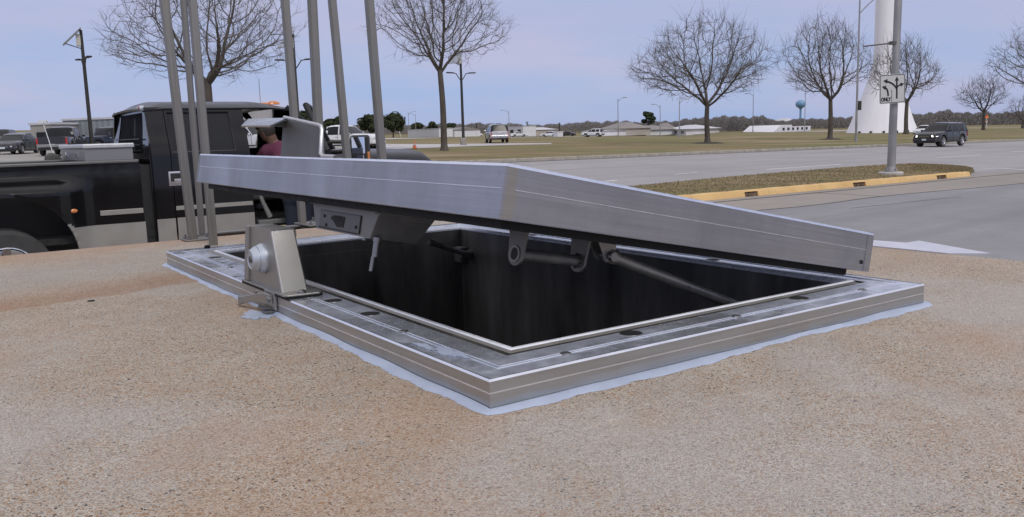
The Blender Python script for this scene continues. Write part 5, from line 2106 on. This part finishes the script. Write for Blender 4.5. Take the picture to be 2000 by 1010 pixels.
def sign_pole():
    foot = G(1740, 341, .16)
    T = empty('signal_pole', foot, 0, 'thick galvanised pole standing on the traffic island and carrying the arrow sign', 'pole')
    top = atY(1757, -60, foot.y)
    d = top - foot
    b = MB()
    b.tube([(0, 0, 0), d * .42, d], [.125, .112, .108], 12)
    b.build('shaft', M_galv, T, smooth=True)
    b = MB()
    b.lathe([(.36, -.02), (.36, .06), (.33, .085), (.0001, .085)], 24)
    b.build('footing', plain('footing_pale', (.42, .40, .37), .9, 0, .15, 4), T, smooth=True, angle=40)
    b = MB()
    b.lathe([(.21, .085), (.21, .12), (.15, .125), (.13, .24), (.0001, .24)], 12)
    for i in range(4):
        a = i * math.pi / 2 + .5
        b.lathe([(.03, 0), (.03, .07), (.0001, .075)], 6, (.175 * math.cos(a), .175 * math.sin(a), .12))
    b.build('base_flange', M_galv, T, smooth=True, angle=40)
    q = atY(1744, 84, foot.y) - foot
    b = MB()
    b.lathe([(.120, -.045), (.120, .045)], 14, q, caps=False)
    b.build('band', M_dkmetal, T, smooth=True)
    e = atY(1688, 90.5, foot.y - .3) - foot
    b = MB()
    b.tube([q, e], .022, 8)
    b.build('rod', M_dkmetal, T, smooth=True)
    # the sign, bolted to the near side of the shaft
    c0 = atY(1743, 173.5, foot.y - .26)
    right = atY(1767.5, 172.3, foot.y - .26 + .06) - atY(1717.5, 175.5, foot.y - .26 - .06)
    X = right.normalized()
    Z = (atY(1744.5, 146, foot.y - .26) - atY(1741.5, 202, foot.y - .26)).normalized()
    Z = (Z - X * Z.dot(X)).normalized()
    Y = Z.cross(X)
    mm = Matrix((X, Y, Z)).transposed().to_4x4()
    mm.translation = c0
    s = right.length
    sg = empty('lane_sign', c0, 0, 'white square sign with black turn arrows and the word ONLY', 'road sign')
    sg.matrix_world = mm
    w, h = s / 2, s * 1.035 / 2
    def rrect(w, h, r, y):
        pts = []
        for cx, cz, a0 in ((w - r, h - r, 0), (-w + r, h - r, 90), (-w + r, -h + r, 180), (w - r, -h + r, 270)):
            for k in range(6):
                a = rad(a0 + 18 * k)
                pts.append((cx + r * math.cos(a), y, cz + r * math.sin(a)))
        return pts
    b = MB()
    b.prism(rrect(w, h, .05, .0), (0, .012, 0))
    b.build('panel', plain('sign_white', (.50, .50, .49), .5, 0, .04, 4), sg)
    M_ink = plain('sign_black', (.010, .010, .010), .5, 0, .1, 10)
    b = MB()
    o, i = rrect(w * .965, h * .965, .045, -.004), rrect(w * .925, h * .925, .04, -.004)
    b.grid([o, i], True)
    b.build('border', M_ink, sg)
    f = 2 * w      # unit = sign width; local x -0.5..0.5, z -0.5..0.5
    def P2(x, z): return (x * f, -.005, z * f)
    def band(path, wd):
        m_ = MB()
        pts = [Vector((x, z)) for x, z in path]
        Lr, Rr = [], []
        for k, p in enumerate(pts):
            t = (pts[min(k + 1, len(pts) - 1)] - pts[max(k - 1, 0)]).normalized()
            n = Vector((-t.y, t.x)) * (wd / 2)
            Lr.append(P2(*(p + n)))
            Rr.append(P2(*(p - n)))
        m_.grid([Lr, Rr])
        return m_
    def head(m_, tip, d, ln, wd):
        tip, d = Vector(tip), Vector(d).normalized()
        n = Vector((-d.y, d.x))
        a = tip - d * ln
        m_.quad(P2(*tip), P2(*(a + n * wd / 2)), P2(*(a - n * wd / 2)))
    def arc(p0, p1, p2, n=9):
        p0, p1, p2 = Vector(p0), Vector(p1), Vector(p2)
        return [tuple((p0 * (1 - t) + p1 * t) * (1 - t) + (p1 * (1 - t) + p2 * t) * t) for t in np.linspace(0, 1, n)]
    m_ = band([(.17, -.36), (.17, .30)], .062)
    head(m_, (.17, .43), (0, 1), .15, .17)
    m2 = band(arc((.17, -.02), (.06, .20), (-.22, .27)), .062)
    m_.add(m2.v, m2.f)
    head(m_, (-.36, .30), (-1, .14), .16, .17)
    m2 = band(arc((.17, .02), (.20, .10), (.33, .13)), .050)
    m_.add(m2.v, m2.f)
    head(m_, (.46, .16), (1, .24), .15, .16)
    m_.build('through_arrow', M_ink, sg)
    m_ = band(arc((-.17, -.25), (-.165, .00), (-.29, .055)), .062)
    head(m_, (-.41, .095), (-1, .30), .15, .17)
    m_.build('left_arrow', M_ink, sg)
    b = band([(-.03, -.46), (-.03, -.03)], .018)
    b.build('divider', M_ink, sg)
    cu = bpy.data.curves.new('only', 'FONT')
    cu.body = 'ONLY'
    cu.size = .17 * f
    cu.align_x = 'CENTER'
    cu.offset = .010 * f
    to = bpy.data.objects.new('only', cu)
    COL.objects.link(to)
    bpy.context.view_layer.update()
    dg = bpy.context.evaluated_depsgraph_get()
    me = bpy.data.meshes.new_from_object(to.evaluated_get(dg))
    bpy.data.objects.remove(to)
    me.name = 'lettering'
    to = bpy.data.objects.new('lettering', me)
    COL.objects.link(to)
    me.materials.clear()
    me.materials.append(M_ink)
    to.parent = sg
    to.rotation_euler = (rad(90), 0, 0)
    to.location = (-.255 * f, -.0055, -.425 * f)
    to.scale = (.82, 1.05, 1)
sign_pole()

def street_light(label, foot, H_, arm_dx, r=.10, parts=True, fixture=False, arm_rise=.9):
    T = empty('street_light', foot, 0, label, 'street light', 'street lights along the roads')
    b = MB()
    b.tube([(0, 0, 0), (0, 0, H_)], [r, r * .6], 10)
    b.build('pole', M_galv, T, smooth=True)
    b = MB()
    n = 7
    pts = [(arm_dx * t, 0, H_ - .9 * arm_rise + arm_rise * math.sin(t * math.pi / 2) * 1.25) for t in np.linspace(0, 1, n)]
    b.tube(pts, r * .45, 7)
    arm = b.build('arm', M_galv, T, smooth=True)
    e = pts[-1]
    sgn = 1 if arm_dx > 0 else -1
    b = MB()
    b.box((e[0] + sgn * .35, 0, e[2] + .02), (.75, .30, .14))
    b.build('lamp_head', M_galv, arm, bevel=.04)
    b = MB()
    b.lathe([(r * 2.6, 0), (r * 2.6, .05), (r * 1.4, .06), (r * 1.3, .4), (.0001, .4)], 10)
    b.build('base_flange', M_galv, T)
    if fixture:
        b = MB()
        b.box((r + .14, 0, H_ * .265), (.26, .25, H_ * .065))
        b.build('control_box', M_bronze, T, bevel=.02)
    return T
street_light('slim tall street light between the bare trees, left of the thick signal pole', G(1671.5, 279), 12.6, 2.4, .11, True, True, 1.3)
for (px, py, top, dx, lab) in ((1207.5, 268, 195, .9, 'far street light left of the round pine'), (1289.5, 267, 207, -.9, 'far street light right of the round pine, arm to the left'), (1327, 268, 198, 1.0, 'far street light with its arm to the right, before the wide tree'),
                               (1470.5, 258, 186, -.8, 'far street light under the wide bare tree'), (1571.5, 257, 174, .3, 'far street light beside the blue water tower'), (799.5, 268, 221, .9, 'pale far street light right of the dark oaks'),
                               (813, 268, 224, -.9, 'second pale far street light right of the dark oaks'), (995, 268, 218, -.9, 'far street light rising behind the silver car')):
    ft = G(px, py)
    s = F_PX / ft.y
    street_light(lab, ft, (py - top) / s, dx * 9 / s * 1.3, .10, True, False, .6)
def thin_pole(label, foot, H_, r=.05, lean=0.0, cross=0, mat=None, name='thin_pole', cat='pole', group=None):
    T = empty(name, foot, 0, label, cat, group)
    b = MB()
    b.tube([(0, 0, 0), (lean, 0, H_)], r, 8)
    b.build('shaft', mat or M_galv, T, smooth=True)
    for k in range(cross):
        b = MB()
        b.box((lean * .95, 0, H_ * (.95 - .08 * k)), (H_ * .22, .15, .15))
        b.build('crossarm', mat or M_galv, T)
    return T
for (px, top, lab) in ((931, 241, 'far power pole with crossarms left of the silver car'), (1030, 238, 'far power pole right of the silver car'), (1093, 240, 'lone far power pole before the woods')):
    ft = G(px, 262)
    thin_pole(lab, ft, (262 - top) * ft.y / F_PX, .22, 0, 2, M_bronze, 'power_pole', 'power pole', 'far power poles')
ft = along(112, 50)
thin_pole('thin pale leaning rod standing behind the toolbox in the car park', ft, 2.25, .025, -.5, 1, M_plate, 'marker_rod', 'rod')
ft = G(783, 268)
thin_pole('pale leaning pole standing before the dark oaks', ft, 7.0, .10, -1.6, 0, M_plate)
ft = along(521, 300)
thin_pole('very thin mast far behind the black truck roof', ft, 18.5, .12, 0, 0, M_galv, 'mast', 'mast')
# orange cone and warning sign
T = empty('traffic_cone', G(810, 291), 0, 'orange traffic cone standing on the pale drive', 'traffic cone')
b = MB()
b.lathe([(.17, .04), (.04, .62), (.0001, .63)], 16)
k = b.build('cone', plain('cone_orange', (.75, .19, .07), .5), T, smooth=True, angle=50)
b = MB()
b.lathe([(.118, .30), (.085, .42)], 16, caps=False)
b.build('collar', M_plate, k)
b = MB()
b.box((0, 0, .02), (.40, .40, .04))
b.build('foot', M_trim, T)
ft = G(1926.5, 249)
s = F_PX / ft.y
T = empty('warning_sign', ft, rad(-20), 'orange warning sign on a pale post before the woods', 'road sign')
b = MB()
b.tube([(0, 0, 0), (0, 0, 18 / s)], .6 / s, 8)
b.build('post', M_plate, T)
b = MB()
b.prism([(0, -.1, 24 / s), (3.6 / s, -.1, 20 / s), (0, -.1, 16 / s), (-3.6 / s, -.1, 20 / s)], (0, .05, 0))
b.build('diamond', plain('sign_orange', (.75, .20, .06), .5), T)
b = MB()
b.box((0, 0, 11 / s), (4.5 / s, .05, 3 / s))
b.build('plaque', plain('sign_orange_pale', (.55, .32, .22), .5), T)

# ------------------------------------------------------------------ towers and buildings
def pedestal_tower():
    a, c = G(1655, 259.5), G(1791, 259)
    foot = G(1722, 259.3)
    s = F_PX / foot.y
    T = empty('water_tower', foot, 0, 'huge white pedestal tower with a flared base behind the arrow sign', 'water tower')
    prof = [(65, 0), (56, 22), (48, 46), (36, 77), (25, 107), (20, 130), (18.6, 160), (18.2, 260), (18, 420), (24, 470), (45, 500)]
    b = MB()
    b.lathe([(r / s, h / s) for r, h in prof], 64, caps=False)
    M_tw = plain('tower_white', (.80, .79, .82), .55, 0, .06, .25, stretch=(1, 1, .15))
    b.build('pedestal', M_tw, T, smooth=True, angle=60)
    b = MB()
    R0 = 120
    b.lathe([(max(.01, R0 * math.sin(t)) / s, (500 + 95 - R0 * math.cos(t) + 0) / s) for t in np.linspace(.37, math.pi, 20)], 48, caps=False)
    b.build('tank', M_tw, T, smooth=True)
    b = MB()
    b.box((-.3, -62 / s, 4), (.10, .3, 8)) if False else None
    for k in range(7):
        an = rad(-150 + 20 * k)
        b.box((65 / s * math.cos(an), 65 / s * math.sin(an), .2), (.4, .35, .4), Matrix.Rotation(an, 3, 'Z'))
    b.build('anchor_block', M_bronze, T)
    b = MB()
    pts = []
    for r, h in prof[:7]:
        an = rad(-93)
        pts.append(((r / s + .06) * math.cos(an), (r / s + .06) * math.sin(an), h / s))
    b.tube(pts, .05, 6)
    b.build('seam_line', plain('seam_grey', (.45, .45, .47), .6), T)
pedestal_tower()
ft = G(1563, 246)
s = F_PX / ft.y
T = empty('water_tower', ft, 0, 'far light blue water tower with a round tank on a slim stem', 'water tower')
M_blue = plain('tower_blue', (.15, .29, .46), .5, 0, .06, .05)
b = MB()
b.lathe([(3.2 / s, 0), (2.0 / s, 8 / s), (1.8 / s, 30 / s), (3.0 / s, 34 / s)], 24)
b.build('stem', M_blue, T, smooth=True)
b = MB()
b.lathe([(max(.01, 9.6 * math.sin(t)) / s, (41.5 - 8.0 * math.cos(t)) / s) for t in np.linspace(.3, math.pi, 18)], 32, caps=False)
b.build('tank', M_blue, T, smooth=True)

M_wallw = plain('white_siding', (.66, .66, .68), .7, 0, .06, 1)
M_walltan = plain('tan_siding', (.40, .365, .325), .8, 0, .08, .6)
M_roofbr = plain('roof_brown', (.235, .215, .205), .9, 0, .12, .5)
M_rooflt = plain('roof_pale', (.50, .50, .53), .6, 0, .08, .5)
M_beige = plain('beige_siding', (.30, .285, .26), .7, 0, .12, 1)
M_corr = None
def corr():
    mt, t, b = _nodes('corrugated_steel')
    c = t.nodes.new('ShaderNodeTexCoord')
    w = t.nodes.new('ShaderNodeTexWave')
    w.inputs['Scale'].default_value = .55
    w.bands_direction = 'X'
    w.inputs['Distortion'].default_value = 0
    t.links.new(c.outputs['Object'], w.inputs['Vector'])
    setin(t, b, 'Base Color', cramp(t, w.outputs['Fac'], [(.0, (.17, .19, .205)), (1, (.24, .26, .28))]))
    b.inputs['Roughness'].default_value = .6
    return mt
M_corr = corr()
def house(label, px0, px1, py, top, name='house', cat='house', wall=M_wallw, roofm=M_roofbr, depth=8.0, eave=.6, hip=True, nwin=3, yaw=0.0, group='low buildings along the far road'):
    a, c = G(px0, py), G(px1, py)
    w = (c - a).length
    s = F_PX / a.y
    h = (py - top) / s
    T = empty(name, (a + c) / 2, math.atan2(c.y - a.y, c.x - a.x) + yaw, label, cat, group)
    hw = h * eave
    b = MB()
    b.box((0, depth / 2, hw / 2), (w, depth, hw))
    b.build('wall', wall, T)
    b = MB()
    o = w * .03
    if eave < .99:
        rx = w * .22 if hip else w * .5 + o
        bot = [(-w / 2 - o, -o, hw), (w / 2 + o, -o, hw), (w / 2 + o, depth + o, hw), (-w / 2 - o, depth + o, hw)]
        rid = [(-w / 2 + w / 2 - rx, depth / 2, h), (rx, depth / 2, h)]
        b.add(bot + rid, [(0, 1, 5, 4), (1, 2, 5), (2, 3, 4, 5), (3, 0, 4), (0, 3, 2, 1)])
    else:
        b.box((0, depth / 2, h + .08), (w + .2, depth + .2, .16))
    b.build('roof', roofm, T)
    for i in range(nwin):
        x = -w / 2 + w * (i + .5) / nwin
        k = MB()
        k.box((x, -.03, hw * .5), (w / nwin * .42, .06, hw * .42))
        k.build('window', M_glassdk, T)
    return T
house('long grey corrugated warehouse behind the dark pickups', 128, 262, 292, 235.5, 'warehouse', 'warehouse', M_corr, M_rooflt, 20, 1.0, False, 0, group=None)
house('beige box trailer parked left of the warehouse', 64, 104, 294, 245, 'trailer', 'trailer', M_beige, M_rooflt, 3, 1.0, False, 1, group='white trailers')
house('beige trailer with dark windows overlapping the warehouse wall', 88, 122, 293, 244, 'trailer', 'trailer', M_beige, M_roofbr, 3, 1.0, False, 2, group='white trailers')
house('long low white trailer right of the dark oaks', 797, 858, 268.5, 254, 'trailer', 'trailer', M_wallw, M_rooflt, 4, 1.0, False, 0, group='white trailers')
house('white hall with a pale roof between the trunk and the solar lamp', 866, 888, 268, 250, 'hall', 'building', M_wallw, M_roofbr, 8, .7, False, 2)
house('tall pale trailer right of the silver car', 993, 1022, 267, 248.5, 'trailer', 'trailer', M_wallw, M_rooflt, 4, 1.0, False, 2, group='white trailers')
house('tan house with a pale roof right of the pale trailer', 1018, 1042, 266.6, 250, 'house', 'house', M_walltan, M_rooflt, 8, .7, True, 2)
house('small white box trailer alone at the road bend', 1043, 1058, 266.4, 256, 'trailer', 'trailer', M_wallw, M_rooflt, 3, 1.0, False, 0, group='white trailers')
house('white signboard box standing on the far lawn', 1081, 1089, 267.4, 258, 'box_cabinet', 'cabinet', M_wallw, M_rooflt, 1.5, 1.0, False, 0)
house('long white low building behind the lone white car', 1135, 1172, 266, 255, 'hall', 'building', M_wallw, M_rooflt, 8, .85, False, 4)
house('tan house with a wide hip roof left of the pine', 1170, 1210, 265.5, 241, 'house', 'house', M_walltan, M_roofbr, 10, .52, True, 4)
house('white gabled hall right of the first far street light', 1211, 1262, 265, 247, 'hall', 'building', M_wallw, M_roofbr, 10, .55, True, 5)
house('tan house behind the far street lights, half hidden', 1278, 1302, 264, 241, 'house', 'house', M_walltan, M_roofbr, 8, .55, True, 2)
house('white gabled hall before the dense grey woods', 1300, 1340, 264.5, 246, 'hall', 'building', M_wallw, M_rooflt, 10, .6, True, 3)
# white building with a sloping end, and the one behind it
a, c = G(1510, 257.6), G(1583, 256)
s = F_PX / a.y
w = (c - a).length
T = empty('low_building', (a + c) / 2, math.atan2(c.y - a.y, c.x - a.x), 'low white building with a sloping end under the blue water tower', 'building', 'low buildings along the far road')
b = MB()
b.prism([(-w / 2, 0, 0), (w / 2, 0, 0), (w / 2, 0, 10 / s), (-.02 * w, 0, 10 / s), (-.02 * w, 0, 13.5 / s), (-w * .30, 0, 13.5 / s)], (0, 8, 0))
b.build('wall', M_wallw, T)
for i in range(6):
    k = MB()
    k.box((-w * .24 + i * w * .125, -.04, 5.5 / s), (w * .05, .08, 5 / s))
    k.build('window', M_glassdk, T)
house('pale house on a rise behind the low white building', 1503, 1532, 250, 232, 'house', 'house', M_wallw, M_rooflt, 8, .6, True, 2)

# ------------------------------------------------------------------ evergreen trees and the woods
def leafmat(name, lo, hi):
    mt, t, b = _nodes(name)
    setin(t, b, 'Base Color', cramp(t, noise(t, .9, 5, .7), [(.3, lo), (.7, hi)]))
    b.inputs['Roughness'].default_value = .9
    b.inputs['Specular IOR Level'].default_value = .15
    return mt
M_oak = leafmat('oak_leaves', (.018, .026, .013), (.058, .068, .034))
M_pine = leafmat('pine_needles', (.014, .024, .012), (.045, .060, .030))
def leafy(name, label, foot, Ht, rx, seed, mat, trunk_h, n=2600, clumps=16, size=.45, group='evergreen trees along the far road', flat=.75):
    r = random.Random(seed)
    T = empty(name, foot, 0, label, 'tree', group)
    t = MB()
    t.tube([(0, 0, 0), (.05, 0, trunk_h * .5), (0, .05, trunk_h * 1.3)], [Ht * .035, Ht * .028, Ht * .018], 8)
    cl = []
    for k in range(clumps):
        a = r.uniform(0, 6.28)
        f = r.random() ** .5
        z = r.random()
        rad_ = rx * (math.sin(math.pi * (z * .8 + .12)) ** .7) * f * .75
        c = Vector((rad_ * math.cos(a), rad_ * math.sin(a), trunk_h + (Ht - trunk_h) * (.15 + .72 * z)))
        cl.append((c, rx * r.uniform(.24, .42)))
        t.tube([(0, 0, trunk_h * .9), (c.x * .5, c.y * .5, trunk_h + (c.z - trunk_h) * .45), tuple(c)], [Ht * .013, Ht * .009, Ht * .004], 5)
    t.build('trunk', M_bark, T, smooth=True)
    g = MB()
    for _ in range(n):
        c, q = r.choice(cl)
        d = Vector((r.gauss(0, 1), r.gauss(0, 1), r.gauss(0, 1))).normalized()
        p = c + Vector((d.x, d.y, d.z * flat)) * q * r.random() ** .33
        n1 = (d + Vector((r.uniform(-.6, .6), r.uniform(-.6, .6), r.uniform(-.2, .8)))).normalized()
        u = n1.orthogonal().normalized()
        v = n1.cross(u)
        sz = size * r.uniform(.5, 1.1)
        m_ = len(g.v)
        g.v += [tuple(p - u * sz), tuple(p + v * sz * .6), tuple(p + u * sz), tuple(p - v * sz * .6)]
        g.f.append((m_, m_ + 1, m_ + 2, m_ + 3))
    g.keep = True
    g.build('crown', mat, T)
    return T
def leafy_px(name, label, px, py, l, r_, top, seed, mat, th, **k):
    f = G(px, py)
    s = F_PX / f.y
    return leafy(name, label, f, (py - top) / s, (r_ - l) / 2 / s, seed, mat, th / s, **k)
leafy_px('oak_tree', 'dark rounded oak beside the white pickup, its crown touching the posts', 724, 269, 692, 752, 226, 1, M_oak, 11, n=3600, size=.42)
leafy_px('oak_tree', 'dark rounded oak with the fullest crown right of the white pickup', 768, 269, 736, 800, 222, 2, M_oak, 11, n=4200, clumps=20, size=.42)
leafy_px('oak_tree', 'dark oak seen between the posts behind the open truck door', 585, 272, 560, 632, 219, 4, M_oak, 10, n=3200, size=.42)
leafy_px('oak_tree', 'dark oak seen just left of the white pickup roof', 655, 272, 630, 690, 228, 9, M_oak, 10, n=3000, size=.42)
leafy_px('pine_tree', 'lone round pine rising above the far house roofs', 1266, 264, 1250, 1281, 216, 6, M_pine, 16, n=2600, clumps=13, size=.42)
for k, (px, l, r_, tp) in enumerate(((815, 800, 832, 241), (845, 830, 862, 240), (880, 866, 902, 243), (700, 690, 716, 244))):
    leafy_px('oak_tree', ('small dark far oak above the long white trailer', 'rounded dark far oak just left of the straight bare trunk', 'dark far oak between the bare trunk and the solar lamp', 'low dark far oak by the white pickup bonnet')[k], px, 263, l, r_, tp, 20 + k, M_oak, 4, n=1300, clumps=9, size=.8)

def woods():
    r = random.Random(5)
    M_w = leafmat('winter_woods', (.140, .130, .128), (.26, .245, .24))  # lightened grey, distance haze put into the colour
    g = MB()
    # (px, ground py, top py, thickness) control points of the tree line
    prof = [(-60, 286, 268), (60, 280, 262), (200, 276, 255), (420, 270, 252), (640, 266, 247), (830, 262, 246), (960, 261, 243), (1060, 260, 246), (1110, 259.5, 243), (1170, 259, 239.5), (1300, 258, 240), (1345, 258, 236), (1400, 257, 231.5), (1490, 256, 231), (1515, 254, 238), (1560, 252.5, 235),
            (1650, 251, 232), (1700, 250, 228), (1800, 247, 225), (1840, 246, 220), (1900, 245, 223), (2000, 243.5, 221), (2120, 242, 218)]
    for (x0, g0, t0), (x1, g1, t1) in zip(prof, prof[1:]):
        near = x0 >= 1300
        n = int(abs(x1 - x0) * (95 if near else 60))
        for _ in range(n):
            f = r.random()
            px = x0 + (x1 - x0) * f
            py = g0 + (g1 - g0) * f
            tp = t0 + (t1 - t0) * f
            ft = G(px, py)
            ft = ft * (1 + r.uniform(0, .10))
            ft.z = gz(ft.x, ft.y)
            s = F_PX / ft.y
            hm = (py - tp) / s * (1 + .10 * math.sin(px * .13) * math.sin(px * .041 + 1) + .05 * math.sin(px * .33) + r.uniform(-.06, .05))
            z = hm * r.random() ** .75
            wv = r.uniform(.4, 1.2) * hm * .045
            hh = r.uniform(.06, .15) * hm
            an = r.uniform(0, 3.14)
            dx, dy = math.cos(an) * wv, math.sin(an) * wv
            lx = r.uniform(-.6, .6) * hh
            m_ = len(g.v)
            g.v += [(ft.x - dx, ft.y - dy, ft.z + z - hh * .4), (ft.x + dx, ft.y + dy, ft.z + z - hh * .4 + r.uniform(-.2, .2) * hh), (ft.x + lx, ft.y, ft.z + min(z + hh, hm * 1.12))]
            g.f.append((m_, m_ + 1, m_ + 2))
    g.keep = True
    tag(g.build('woods', M_w), kind='stuff')
woods()
# fence before the far trailers
